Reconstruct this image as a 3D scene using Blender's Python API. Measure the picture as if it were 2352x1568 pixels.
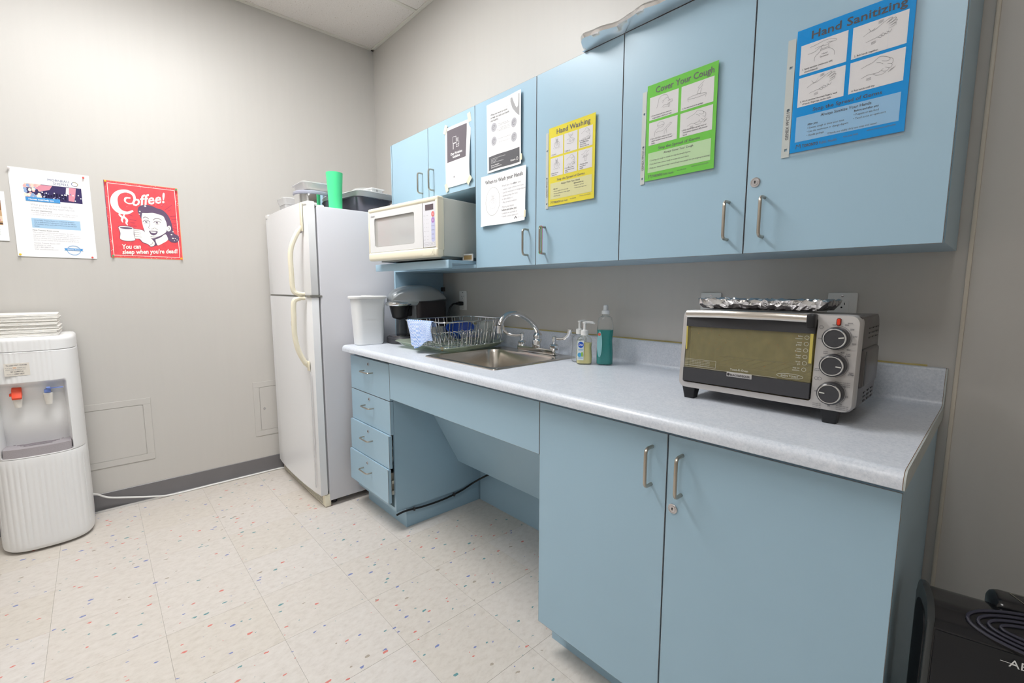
import bpy, bmesh, math, random
from mathutils import Vector, Matrix
random.seed(7)
sc = bpy.context.scene
C = sc.collection
for o in list(bpy.data.objects):
    bpy.data.objects.remove(o)
PI = math.pi

# ------------------------------------------------------------------ camera
F_PX, YAW, PITCH, ROLL = 1041.4585, math.radians(47.4429), math.radians(-6.5784), math.radians(0.0662)
CAM = Vector((3.2810, -1.6345, 1.2193))
fw = Vector((-math.sin(YAW) * math.cos(PITCH), math.cos(YAW) * math.cos(PITCH), math.sin(PITCH)))
rt = Vector((math.cos(YAW), math.sin(YAW), 0))
upv = rt.cross(fw)
rt2 = rt * math.cos(ROLL) + upv * math.sin(ROLL)
up2 = rt2.cross(fw)
cd = bpy.data.cameras.new('camera')
cd.sensor_width = 36
cd.sensor_fit = 'HORIZONTAL'
cd.lens = F_PX / 2352 * 36
cd.clip_start = 0.02
cam = bpy.data.objects.new('camera', cd)
C.objects.link(cam)
cam.matrix_world = Matrix(((rt2.x, up2.x, -fw.x, CAM.x), (rt2.y, up2.y, -fw.y, CAM.y), (rt2.z, up2.z, -fw.z, CAM.z), (0, 0, 0, 1)))
sc.camera = cam

# ------------------------------------------------------------------ world, exposure
w = bpy.data.worlds.new('world')
sc.world = w
w.use_nodes = True
w.node_tree.nodes['Background'].inputs[0].default_value = (0.5, 0.5, 0.5, 1)
w.node_tree.nodes['Background'].inputs[1].default_value = 0.3
sc.view_settings.view_transform = 'Standard'
sc.view_settings.look = 'None'
sc.view_settings.gamma = 1
sc.view_settings.use_curve_mapping = False
sc.view_settings.exposure = 0.0
LAMP = 28.5            # emission of the troffer lens; the added fill light gets less

# ------------------------------------------------------------------ material helpers
def lin(c):
    return tuple((x / 12.92 if x <= 0.04045 else ((x + 0.055) / 1.055) ** 2.4) for x in c)
def rgb(r, g, b):
    return lin((r / 255, g / 255, b / 255))
MATS = {}
def mat(name, col, rough=0.5, metal=0.0, var=0.0, vscale=8.0, stretch=None, bump=0.0, bscale=200.0, trans=0.0,
        ior=1.45, emit=0.0, alpha=1.0, coat=0.0, spec=None):
    """Principled material; `var` mixes a noise tint into the colour, `bump` gives fine relief."""
    if name in MATS:
        return MATS[name]
    m = bpy.data.materials.new(name)
    m.use_nodes = True
    nt = m.node_tree
    b = nt.nodes['Principled BSDF']
    c4 = (*col[:3], 1)
    b.inputs['Base Color'].default_value = c4
    b.inputs['Roughness'].default_value = rough
    b.inputs['Metallic'].default_value = metal
    b.inputs['IOR'].default_value = ior
    b.inputs['Transmission Weight'].default_value = trans
    b.inputs['Alpha'].default_value = alpha
    b.inputs['Coat Weight'].default_value = coat
    if spec is not None:
        b.inputs['Specular IOR Level'].default_value = spec
    if emit:
        b.inputs['Emission Color'].default_value = c4
        b.inputs['Emission Strength'].default_value = emit
    geo = nt.nodes.new('ShaderNodeTexCoord')
    src = geo.outputs['Object']
    if stretch:
        mp = nt.nodes.new('ShaderNodeMapping')
        mp.inputs['Scale'].default_value = stretch
        nt.links.new(src, mp.inputs['Vector'])
        src = mp.outputs['Vector']
    if var:
        n = nt.nodes.new('ShaderNodeTexNoise')
        n.inputs['Scale'].default_value = vscale
        n.inputs['Detail'].default_value = 5
        nt.links.new(src, n.inputs['Vector'])
        r = nt.nodes.new('ShaderNodeValToRGB')
        r.color_ramp.elements[0].position = 0.3
        r.color_ramp.elements[1].position = 0.7
        r.color_ramp.elements[0].color = (*[max(0, x * (1 - var)) for x in col[:3]], 1)
        r.color_ramp.elements[1].color = (*[min(1, x * (1 + var)) for x in col[:3]], 1)
        nt.links.new(n.outputs['Fac'], r.inputs['Fac'])
        nt.links.new(r.outputs['Color'], b.inputs['Base Color'])
    if bump:
        n2 = nt.nodes.new('ShaderNodeTexNoise')
        n2.inputs['Scale'].default_value = bscale
        n2.inputs['Detail'].default_value = 3
        nt.links.new(src, n2.inputs['Vector'])
        bp = nt.nodes.new('ShaderNodeBump')
        bp.inputs['Strength'].default_value = bump
        bp.inputs['Distance'].default_value = 0.002
        nt.links.new(n2.outputs['Fac'], bp.inputs['Height'])
        nt.links.new(bp.outputs['Normal'], b.inputs['Normal'])
    MATS[name] = m
    return m

def film(name, tint, gloss=0.1, diff=0.0, dcol=(0.9, 0.9, 0.9), rough=0.05):
    """thin clear plastic: tinted see-through sheet with a surface sheen and some haze"""
    m = bpy.data.materials.new(name)
    m.use_nodes = True
    nt = m.node_tree
    nt.nodes.remove(nt.nodes['Principled BSDF'])
    out = nt.nodes['Material Output']
    t = nt.nodes.new('ShaderNodeBsdfTransparent'); t.inputs[0].default_value = (*tint, 1)
    g = nt.nodes.new('ShaderNodeBsdfGlossy'); g.inputs['Roughness'].default_value = rough
    d = nt.nodes.new('ShaderNodeBsdfDiffuse'); d.inputs[0].default_value = (*dcol, 1)
    lw = nt.nodes.new('ShaderNodeLayerWeight'); lw.inputs['Blend'].default_value = 0.25
    mu = nt.nodes.new('ShaderNodeMath'); mu.operation = 'MULTIPLY_ADD'
    mu.inputs[1].default_value = 0.5; mu.inputs[2].default_value = gloss
    m1 = nt.nodes.new('ShaderNodeMixShader'); m2 = nt.nodes.new('ShaderNodeMixShader')
    m1.inputs[0].default_value = diff
    nt.links.new(t.outputs[0], m1.inputs[1]); nt.links.new(d.outputs[0], m1.inputs[2])
    nt.links.new(lw.outputs['Fresnel'], mu.inputs[0]); nt.links.new(mu.outputs[0], m2.inputs[0])
    nt.links.new(m1.outputs[0], m2.inputs[1]); nt.links.new(g.outputs[0], m2.inputs[2])
    nt.links.new(m2.outputs[0], out.inputs[0])
    MATS[name] = m
    return m

# ------------------------------------------------------------------ mesh helpers
class B:
    """collects geometry of ONE part; faces carry a material slot"""
    def __init__(s):
        s.bm = bmesh.new(); s.mi = 0
    def _tag(s, fs):
        for f in fs: f.material_index = s.mi
    def slot(s, i):
        s.mi = i; return s
    def box(s, x0, x1, y0, y1, z0, z1, r=0.0, seg=2, rot=None, about=None):
        t = bmesh.new()
        vs = [t.verts.new((x, y, z)) for x in (x0, x1) for y in (y0, y1) for z in (z0, z1)]
        for q in ((0, 1, 3, 2), (4, 6, 7, 5), (0, 4, 5, 1), (2, 3, 7, 6), (0, 2, 6, 4), (1, 5, 7, 3)):
            t.faces.new([vs[i] for i in q])
        if r > 0:
            r = min(r, 0.49 * min(abs(x1 - x0), abs(y1 - y0), abs(z1 - z0)))
            bmesh.ops.bevel(t, geom=list(t.edges), offset=r, segments=seg, profile=0.5, affect='EDGES')
        if rot is not None:
            c = Vector(about) if about else Vector(((x0 + x1) / 2, (y0 + y1) / 2, (z0 + z1) / 2))
            for v in t.verts: v.co = c + rot @ (v.co - c)
        s._merge(t); return s
    def _merge(s, t):
        bmesh.ops.recalc_face_normals(t, faces=list(t.faces))
        mp = {v: s.bm.verts.new(v.co) for v in t.verts}
        for f in t.faces:
            nf = s.bm.faces.new([mp[v] for v in f.verts]); nf.material_index = s.mi
        t.free()
    def loft(s, rings, cap0=True, cap1=True, closed=True):
        n = len(rings[0]); t = bmesh.new()
        vs = [[t.verts.new(p) for p in r] for r in rings]
        for a, b in zip(vs, vs[1:]):
            for i in range(n if closed else n - 1):
                j = (i + 1) % n
                t.faces.new((a[i], a[j], b[j], b[i]))
        if cap0 and closed: t.faces.new(vs[0][::-1])
        if cap1 and closed: t.faces.new(vs[-1])
        s._merge(t); return s
    def lathe(s, prof, c=(0, 0, 0), n=24, axis='z', sx=1.0, sy=1.0, cap0=True, cap1=True):
        rings = []
        for r, h in prof:
            ring = []
            for i in range(n):
                a = 2 * PI * i / n; p = (r * math.cos(a) * sx, r * math.sin(a) * sy, h)
                if axis == 'y': p = (p[0], h, p[1])
                if axis == 'x': p = (h, p[0], p[1])
                ring.append((p[0] + c[0], p[1] + c[1], p[2] + c[2]))
            rings.append(ring)
        return s.loft(rings, cap0, cap1)
    def tube(s, path, r, n=8, closed=False, sy=1.0):
        P = [Vector(p) for p in path]; m = len(P); rings = []
        rr = r if isinstance(r, (list, tuple)) else [r] * m
        prev = None
        for i in range(m):
            if closed: d = P[(i + 1) % m] - P[i - 1]
            else: d = P[min(i + 1, m - 1)] - P[max(i - 1, 0)]
            d.normalize()
            if prev is None:
                a = Vector((0, 0, 1)) if abs(d.z) < 0.9 else Vector((1, 0, 0))
            else: a = prev
            u = (a - d * a.dot(d)).normalized(); v = d.cross(u); prev = u
            rings.append([P[i] + u * (rr[i] * math.cos(2 * PI * k / n)) + v * (rr[i] * sy * math.sin(2 * PI * k / n)) for k in range(n)])
        if closed: rings.append(rings[0])
        return s.loft(rings, not closed, not closed)
    def prism(s, poly, a0, a1, axis='x', r=0.0, seg=2):
        """polygon (2-D) pushed along an axis. x:(y,z) y:(x,z) z:(x,y)"""
        def P(p, a):
            return {'x': (a, p[0], p[1]), 'y': (p[0], a, p[1]), 'z': (p[0], p[1], a)}[axis]
        t = bmesh.new()
        A = [t.verts.new(P(p, a0)) for p in poly]; D = [t.verts.new(P(p, a1)) for p in poly]
        n = len(poly)
        f0 = t.faces.new(A[::-1]); f1 = t.faces.new(D)
        for i in range(n): t.faces.new((A[i], A[(i + 1) % n], D[(i + 1) % n], D[i]))
        if r > 0:
            es = [e for e in t.edges if (f0 in e.link_faces or f1 in e.link_faces)]
            bmesh.ops.bevel(t, geom=es, offset=r, segments=seg, profile=0.5, affect='EDGES')
        s._merge(t); return s
    def grid(s, fn, nu, nv):
        t = bmesh.new()
        vs = [[t.verts.new(fn(i / nu, j / nv)) for j in range(nv + 1)] for i in range(nu + 1)]
        for i in range(nu):
            for j in range(nv):
                f = t.faces.new((vs[i][j], vs[i + 1][j], vs[i + 1][j + 1], vs[i][j + 1])); f.material_index = s.mi
        mp = {v: s.bm.verts.new(v.co) for v in t.verts}
        for f in t.faces:
            nf = s.bm.faces.new([mp[v] for v in f.verts]); nf.material_index = s.mi
        t.free(); return s
    def sphere(s, c, r, n=16, m=10, sx=1, sy=1, sz=1):
        prof = []
        rings = []
        for j in range(m + 1):
            a = -PI / 2 + PI * j / m
            rr = max(math.cos(a), 1e-3)
            rings.append([(c[0] + r * sx * rr * math.cos(2 * PI * i / n), c[1] + r * sy * rr * math.sin(2 * PI * i / n), c[2] + r * sz * math.sin(a)) for i in range(n)])
        return s.loft(rings)

def rrect(x0, x1, y0, y1, r, n=6):
    """rounded rectangle outline, counter-clockwise"""
    r = min(r, 0.499 * (x1 - x0), 0.499 * (y1 - y0)); pts = []
    for cx, cy, a0 in ((x1 - r, y1 - r, 0), (x0 + r, y1 - r, PI / 2), (x0 + r, y0 + r, PI), (x1 - r, y0 + r, 1.5 * PI)):
        for k in range(n + 1):
            a = a0 + PI / 2 * k / n
            pts.append((cx + r * math.cos(a), cy + r * math.sin(a)))
    return pts

def smooth_path(pts, r, n=5):
    """round the corners of a polyline"""
    P = [Vector(p) for p in pts]; out = [P[0]]
    for i in range(1, len(P) - 1):
        a, b, c = P[i - 1], P[i], P[i + 1]
        rr = min(r, (a - b).length * .49, (c - b).length * .49)
        p0 = b + (a - b).normalized() * rr; p1 = b + (c - b).normalized() * rr
        for k in range(n + 1):
            t = k / n
            out.append(p0 * (1 - t) ** 2 + b * 2 * t * (1 - t) + p1 * t * t)
    out.append(P[-1]); return out

def bez(pts, n=24):
    """Catmull-Rom curve through points"""
    P = [Vector(p) for p in pts]; P = [P[0] * 2 - P[1]] + P + [P[-1] * 2 - P[-2]]; out = []
    k = max(2, n // (len(P) - 3))
    for i in range(1, len(P) - 2):
        for j in range(k):
            t = j / k; a, b, c, d = P[i - 1:i + 3]
            out.append(0.5 * ((2 * b) + (c - a) * t + (2 * a - 5 * b + 4 * c - d) * t * t + (3 * b - a - 3 * c + d) * t ** 3))
    out.append(P[-2]); return out

def obj(name, b, mats, parent=None, smooth=30, world=True, kind=None, label=None):
    """link the collected geometry as one mesh object. `world`: coordinates are world ones, moved under the parent"""
    me = bpy.data.meshes.new(name)
    b.bm.to_mesh(me); b.bm.free()
    for m in (mats if isinstance(mats, (list, tuple)) else [mats]): me.materials.append(m)
    if smooth:
        me.polygons.foreach_set('use_smooth', [True] * len(me.polygons))
        me.set_sharp_from_angle(angle=math.radians(smooth))
    o = bpy.data.objects.new(name, me); C.objects.link(o)
    if parent:
        o.parent = parent
        if world:
            q = parent; off = Vector((0, 0, 0))
            while q: off += q.location; q = q.parent
            me.transform(Matrix.Translation(-off))
    if kind: o['kind'] = kind
    if label: o['label'] = label
    return o

def tag(o, label=None, cat=None, group=None, kind=None):
    if label: o['label'] = label
    if cat: o['category'] = cat
    if group: o['group'] = group
    if kind: o['kind'] = kind
    return o
def thing(name, label, cat, loc=(0, 0, 0), rz=0.0, group=None):
    o = bpy.data.objects.new(name, None); C.objects.link(o)
    o.empty_display_size = 0.05
    o.location = loc; o.rotation_euler = (0, 0, rz)
    return tag(o, label, cat, group)
def mesh_thing(name, b, mats, label, cat, group=None, loc=None, rz=0.0, smooth=30):
    o = obj(name, b, mats, None, smooth)
    if loc is not None:
        o.location = loc; o.rotation_euler = (0, 0, rz)
    return tag(o, label, cat, group)

# ------------------------------------------------------------------ lettering and line art on flat print
_tc = bpy.data.curves.new('lettering', 'FONT')
_to = bpy.data.objects.new('lettering', _tc)
def text_geo(s, size, bold=0.0, shear=0.0, res=2):
    _tc.body = s; _tc.size = size; _tc.offset = bold * size; _tc.shear = shear; _tc.resolution_u = res
    me = _to.to_mesh()
    vs = [v.co.copy() for v in me.vertices]; fs = [tuple(p.vertices) for p in me.polygons]
    _to.to_mesh_clear()
    return vs, fs
class Print:
    """flat print of one sheet: u to the right, v up (metres from the lower left corner)"""
    def __init__(s): s.v = []; s.f = []; s.m = []; s.mats = []
    def _m(s, m):
        if m not in s.mats: s.mats.append(m)
        return s.mats.index(m)
    def poly(s, pts, m, layer=1):
        k = len(s.v); layer += (len(s.f) % 45) * .02; s.v += [(p[0], p[1], layer) for p in pts]; s.f.append(tuple(range(k, k + len(pts)))); s.m.append(s._m(m))
    def rect(s, u0, v0, u1, v1, m, layer=1, n=1):
        for i in range(n):
            for j in range(n):
                a, b = u0 + (u1 - u0) * i / n, u0 + (u1 - u0) * (i + 1) / n
                c, d = v0 + (v1 - v0) * j / n, v0 + (v1 - v0) * (j + 1) / n
                s.poly(((a, c), (b, c), (b, d), (a, d)), m, layer)
    def ell(s, u, v, a, b, m, layer=1, n=20):
        s.poly([(u + a * math.cos(2 * PI * k / n), v + b * math.sin(2 * PI * k / n)) for k in range(n)], m, layer)
    def line(s, pts, wd, m, layer=2, closed=False):
        P = [Vector((p[0], p[1])) for p in pts]
        if closed: P.append(P[0])
        for a, b in zip(P, P[1:]):
            d = b - a
            if d.length < 1e-7: continue
            d.normalize(); n = Vector((-d.y, d.x)) * wd / 2; e = d * wd * .3
            s.poly((a - n - e, b - n + e, b + n + e, a + n - e), m, layer)
    def arc(s, u, v, a, b, wd, m, layer=2, t0=0, t1=360, n=20):
        s.line([(u + a * math.cos(math.radians(t0 + (t1 - t0) * k / n)), v + b * math.sin(math.radians(t0 + (t1 - t0) * k / n))) for k in range(n + 1)], wd, m, layer)
    def text(s, t, u, v, size, m, align='l', bold=0.0, shear=0.0, layer=2, width=None, rot=0.0, sx=1.0, maxw=None):
        vs, fs = text_geo(t, size, bold, shear)
        if not vs: return
        x0 = min(p.x for p in vs); x1 = max(p.x for p in vs)
        if width: sx = width / (x1 - x0)
        if maxw: sx = min(sx, maxw / (x1 - x0))
        off = {'l': -x0, 'c': -(x0 + x1) / 2, 'r': -x1}[align]
        k = len(s.v); c, sn = math.cos(rot), math.sin(rot)
        for p in vs:
            x, y = (p.x + off) * sx, p.y
            s.v.append((u + x * c - y * sn, v + x * sn + y * c, layer))
        im = s._m(m)
        for f in fs: s.f.append(tuple(i + k for i in f)); s.m.append(im)
    def build(s, name, fn, parent, gap=0.0003):
        """fn(u,v,d): sheet position -> local 3-D point at distance d in front of the sheet"""
        me = bpy.data.meshes.new(name)
        me.from_pydata([fn(u, v, l * gap) for u, v, l in s.v], [], s.f)
        for m in s.mats: me.materials.append(m)
        me.polygons.foreach_set('material_index', s.m)
        o = bpy.data.objects.new(name, me); C.objects.link(o)
        if parent: o.parent = parent
        return o

# ------------------------------------------------------------------ materials
H = 2.937
WALL = mat('painted_wallboard', rgb(203, 200, 195), 0.42, var=0.008, vscale=3, stretch=(12, 12, 0.6), bump=0.05, bscale=60)
CEIL_EDGE = mat('ceiling_grid_white', rgb(226, 223, 213), 0.5)
COVE = mat('grey_vinyl_base', rgb(118, 116, 118), 0.3, var=0.06, vscale=6)
BLUE = mat('blue_laminate', rgb(163, 194, 213), 0.33, var=0.02, vscale=2.5, bump=0.02, bscale=500)
EDGE = mat('laminate_core_edge', rgb(120, 92, 66), 0.6)
DARK = mat('dark_gap', rgb(40, 42, 44), 0.8)
STEEL = mat('satin_nickel', rgb(186, 178, 166), 0.28, 1.0)
CHROME = mat('chrome', rgb(232, 233, 235), 0.06, 1.0)
LOCKM = mat('lock_metal', rgb(205, 203, 205), 0.25, 0.9)
BLACK = mat('black_plastic', rgb(28, 28, 31), 0.35)
CHAR = mat('charcoal_plastic', rgb(62, 62, 66), 0.38)
WHITE = mat('white_plastic', rgb(240, 240, 238), 0.3)
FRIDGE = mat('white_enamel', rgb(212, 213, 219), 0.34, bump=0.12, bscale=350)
FRIDGE_S = mat('white_enamel_smooth', rgb(240, 241, 243), 0.28)
CREAM = mat('yellowed_plastic', rgb(242, 235, 212), 0.35)
PAPER = mat('paper_white', rgb(247, 247, 247), 0.7)
INK = mat('ink_black', rgb(58, 56, 58), 0.7)
INK_M = mat('ink_grey', rgb(126, 124, 128), 0.7)
INK_L = mat('ink_pale_grey', rgb(186, 186, 192), 0.7)
INK_D = mat('ink_dark_grey', rgb(92, 90, 96), 0.7)

def nodes_of(name):
    m = bpy.data.materials.new(name); m.use_nodes = True; MATS[name] = m
    return m, m.node_tree, m.node_tree.nodes['Principled BSDF']
def N(nt, t, **kw):
    n = nt.nodes.new(t)
    for k, v in kw.items():
        if k in n.inputs: n.inputs[k].default_value = v
        else: setattr(n, k, v)
    return n
def ramp(nt, stops):
    r = nt.nodes.new('ShaderNodeValToRGB'); e = r.color_ramp.elements
    while len(e) < len(stops): e.new(0.5)
    for i, (p, c) in enumerate(stops): e[i].position = p; e[i].color = (*c, 1)
    return r

# vinyl composition floor tile: cream ground, mottle, sparse red / teal / blue chips
VCT, nt, bs = nodes_of('vinyl_floor_tile')
geo = N(nt, 'ShaderNodeNewGeometry'); oi = N(nt, 'ShaderNodeObjectInfo')
mp = N(nt, 'ShaderNodeMapping'); mp.inputs['Scale'].default_value = (1.0, 0.55, 1)
mp.inputs['Rotation'].default_value = (0, 0, 0.5)
nt.links.new(geo.outputs['Position'], mp.inputs['Vector'])
wn = N(nt, 'ShaderNodeTexNoise', Scale=140.0, Detail=2.0)
nt.links.new(mp.outputs['Vector'], wn.inputs['Vector'])
wadd = N(nt, 'ShaderNodeMixRGB', blend_type='ADD'); wadd.inputs[0].default_value = 0.008
nt.links.new(mp.outputs['Vector'], wadd.inputs[1]); nt.links.new(wn.outputs['Color'], wadd.inputs[2])
vo = N(nt, 'ShaderNodeTexVoronoi', Scale=52.0, Randomness=1.0)
nt.links.new(wadd.outputs[0], vo.inputs['Vector'])
sep = N(nt, 'ShaderNodeSeparateColor'); nt.links.new(vo.outputs['Color'], sep.inputs[0])
pick = ramp(nt, [(0.0, rgb(216, 128, 118)), (0.3, rgb(104, 152, 156)), (0.62, rgb(122, 134, 186)), (0.85, rgb(172, 160, 146))])
pick.color_ramp.interpolation = 'CONSTANT'
nt.links.new(sep.outputs['Red'], pick.inputs['Fac'])
sz = N(nt, 'ShaderNodeMath', operation='MULTIPLY'); sz.inputs[1].default_value = 0.30
nt.links.new(sep.outputs['Green'], sz.inputs[0])
lt = N(nt, 'ShaderNodeMath', operation='LESS_THAN')
nt.links.new(vo.outputs['Distance'], lt.inputs[0]); nt.links.new(sz.outputs[0], lt.inputs[1])
some = N(nt, 'ShaderNodeMath', operation='GREATER_THAN'); some.inputs[1].default_value = 0.25
nt.links.new(sep.outputs['Blue'], some.inputs[0])
msk = N(nt, 'ShaderNodeMath', operation='MULTIPLY'); nt.links.new(lt.outputs[0], msk.inputs[0]); nt.links.new(some.outputs[0], msk.inputs[1])
mo = N(nt, 'ShaderNodeTexNoise', Scale=55.0, Detail=6.0, Roughness=0.7)
nt.links.new(mp.outputs['Vector'], mo.inputs['Vector'])
gr = ramp(nt, [(0.25, rgb(204, 197, 189)), (0.5, rgb(218, 212, 206)), (0.8, rgb(227, 222, 217))])
nt.links.new(mo.outputs['Fac'], gr.inputs['Fac'])
tint = ramp(nt, [(0.0, (0.965, 0.95, 0.91)), (0.5, (0.985, 0.975, 0.955)), (1.0, (1.0, 1.0, 1.0))])
nt.links.new(oi.outputs['Random'], tint.inputs['Fac'])
mul = N(nt, 'ShaderNodeMixRGB', blend_type='MULTIPLY'); mul.inputs[0].default_value = 1
nt.links.new(gr.outputs['Color'], mul.inputs[1]); nt.links.new(tint.outputs['Color'], mul.inputs[2])
fin = N(nt, 'ShaderNodeMixRGB'); nt.links.new(msk.outputs[0], fin.inputs[0])
nt.links.new(mul.outputs[0], fin.inputs[1]); nt.links.new(pick.outputs['Color'], fin.inputs[2])
nt.links.new(fin.outputs[0], bs.inputs['Base Color'])
bs.inputs['Roughness'].default_value = 0.42

# mineral fibre ceiling tile
CTILE, nt, bs = nodes_of('mineral_fibre_tile')
geo = N(nt, 'ShaderNodeNewGeometry')
vo = N(nt, 'ShaderNodeTexVoronoi', Scale=75.0, Randomness=1.0); nt.links.new(geo.outputs['Position'], vo.inputs['Vector'])
sep = N(nt, 'ShaderNodeSeparateColor'); nt.links.new(vo.outputs['Color'], sep.inputs[0])
sz = N(nt, 'ShaderNodeMath', operation='MULTIPLY'); sz.inputs[1].default_value = 0.16; nt.links.new(sep.outputs['Green'], sz.inputs[0])
lt = N(nt, 'ShaderNodeMath', operation='LESS_THAN'); nt.links.new(vo.outputs['Distance'], lt.inputs[0]); nt.links.new(sz.outputs[0], lt.inputs[1])
mo = N(nt, 'ShaderNodeTexNoise', Scale=160.0, Detail=4.0); nt.links.new(geo.outputs['Position'], mo.inputs['Vector'])
gr = ramp(nt, [(0.3, rgb(228, 222, 216)), (0.7, rgb(240, 235, 230))]); nt.links.new(mo.outputs['Fac'], gr.inputs['Fac'])
fin = N(nt, 'ShaderNodeMixRGB'); fin.inputs[2].default_value = (*rgb(176, 160, 142), 1)
nt.links.new(lt.outputs[0], fin.inputs[0]); nt.links.new(gr.outputs['Color'], fin.inputs[1])
nt.links.new(fin.outputs[0], bs.inputs['Base Color']); bs.inputs['Roughness'].default_value = 0.9

# countertop laminate: pale blue-grey with a fine cloudy fleck
COUNTER, nt, bs = nodes_of('blue_grey_countertop')
tc = N(nt, 'ShaderNodeTexCoord')
n1 = N(nt, 'ShaderNodeTexNoise', Scale=170.0, Detail=8.0, Roughness=0.75); nt.links.new(tc.outputs['Object'], n1.inputs['Vector'])
r1 = ramp(nt, [(0.3, rgb(196, 204, 214)), (0.5, rgb(217, 222, 231)), (0.72, rgb(232, 236, 243))]); nt.links.new(n1.outputs['Fac'], r1.inputs['Fac'])
n3 = N(nt, 'ShaderNodeTexNoise', Scale=25.0, Detail=4.0); nt.links.new(tc.outputs['Object'], n3.inputs['Vector'])
r3 = ramp(nt, [(0.3, (0.93, 0.94, 0.95)), (0.7, (1, 1, 1))]); nt.links.new(n3.outputs['Fac'], r3.inputs['Fac'])
mm = N(nt, 'ShaderNodeMixRGB', blend_type='MULTIPLY'); mm.inputs[0].default_value = 1
nt.links.new(r1.outputs['Color'], mm.inputs[1]); nt.links.new(r3.outputs['Color'], mm.inputs[2])
nt.links.new(mm.outputs[0], bs.inputs['Base Color']); bs.inputs['Roughness'].default_value = 0.32

# brushed stainless steel
SS, nt, bs = nodes_of('brushed_stainless')
tc = N(nt, 'ShaderNodeTexCoord'); mp = N(nt, 'ShaderNodeMapping'); mp.inputs['Scale'].default_value = (4, 300, 300)
nt.links.new(tc.outputs['Object'], mp.inputs['Vector'])
n1 = N(nt, 'ShaderNodeTexNoise', Scale=1.0, Detail=3.0); nt.links.new(mp.outputs['Vector'], n1.inputs['Vector'])
r1 = ramp(nt, [(0.3, (0.235, 0.235, 0.235)), (0.7, (0.25, 0.25, 0.25))]); nt.links.new(n1.outputs['Fac'], r1.inputs['Fac'])
nt.links.new(r1.outputs['Color'], bs.inputs['Roughness'])
bs.inputs['Base Color'].default_value = (*rgb(214, 208, 200), 1); bs.inputs['Metallic'].default_value = 1

# crumpled aluminium foil
FOIL, nt, bs = nodes_of('aluminium_foil')
bs.inputs['Base Color'].default_value = (*rgb(226, 226, 228), 1); bs.inputs['Metallic'].default_value = 1; bs.inputs['Roughness'].default_value = 0.16
tc = N(nt, 'ShaderNodeTexCoord')
v1 = N(nt, 'ShaderNodeTexVoronoi', Scale=55.0); nt.links.new(tc.outputs['Object'], v1.inputs['Vector'])
n1 = N(nt, 'ShaderNodeTexNoise', Scale=40.0, Detail=4.0); nt.links.new(tc.outputs['Object'], n1.inputs['Vector'])
ad = N(nt, 'ShaderNodeMath', operation='ADD'); nt.links.new(v1.outputs['Distance'], ad.inputs[0]); nt.links.new(n1.outputs['Fac'], ad.inputs[1])
bp = N(nt, 'ShaderNodeBump', Strength=0.55, Distance=0.006); nt.links.new(ad.outputs[0], bp.inputs['Height']); nt.links.new(bp.outputs['Normal'], bs.inputs['Normal'])
FOIL_S = mat('aluminium_foil_smooth', rgb(236, 236, 238), 0.24, 1.0, bump=0.3, bscale=30)

CLEAR = film('clear_plastic', (0.97, 0.98, 0.98), 0.03, 0.03)
SLEEVE = film('sheet_protector_film', (0.995, 0.995, 0.995), 0.008, 0.015, rough=0.12)
FROST = film('frosted_plastic', (0.92, 0.93, 0.93), 0.05, 0.62, dcol=(0.86, 0.87, 0.87))
HAZE = film('hazy_white_plastic', (0.95, 0.95, 0.95), 0.04, 0.45, dcol=(0.9, 0.9, 0.9))
GLASSY = film('drinking_glass', (0.90, 0.93, 0.93), 0.10, 0.06)

# ------------------------------------------------------------------ room shell
X1, Y1 = 5.6, -3.6
floor = obj('floor', B().box(-0.1, X1 + .1, Y1 - .1, 0.1, -0.08, -0.0012), mat('floor_adhesive', rgb(150, 144, 134), 0.9), smooth=0)
tag(floor, 'speckled cream vinyl tile floor', 'floor', kind='structure')
T = 0.3048; OX, OY = 1.6743, -0.623
tb = None; k = 0
for i in range(-6, 17):
    for j in range(-10, 4):
        x0, y0 = OX + i * T, OY + j * T
        x0c, x1c = max(x0, 0), min(x0 + T, X1); y0c, y1c = max(y0, Y1), min(y0 + T, 0)
        if x1c - x0c < 0.01 or y1c - y0c < 0.01: continue
        full = (x1c - x0c > T - 1e-6) and (y1c - y0c > T - 1e-6)
        g = 0.0003
        if full and tb is not None:
            o = bpy.data.objects.new('tile', tb); C.objects.link(o)
        else:
            bb = B().box(g, x1c - x0c - g, g, y1c - y0c - g, -0.0011, 0, 0.0003, 1)
            o = obj('tile', bb, VCT, None, 0)
            if full: tb = o.data
        o.location = (x0c, y0c, 0); o.parent = floor

def wall(name, x0, x1, y0, y1, label):
    o = obj(name, B().box(x0, x1, y0, y1, 0, H + .05), WALL, smooth=0)
    return tag(o, label, 'wall', kind='structure')
wall('wall_left', -0.12, 0, Y1, 0.12, 'light grey painted wall behind the fridge and posters')
wb = wall('wall_back', 0, X1, 0, 0.12, 'light grey painted wall behind the blue cabinets')
wall('wall_front', -0.12, X1 + .12, Y1 - .12, Y1, 'light grey wall behind the viewer')
wall('wall_right', X1, X1 + .12, Y1, 0.12, 'light grey wall at the far right')
# batten strip on the wall just past the cabinets
o = obj('trim_1', B().box(3.203, 3.212, -0.007, 0.0, 0, H, 0.002), mat('pale_batten', rgb(214, 206, 192), 0.35), smooth=30)
tag(o, 'narrow pale vertical batten on the wall beside the cabinets', 'trim', kind='structure')

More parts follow.
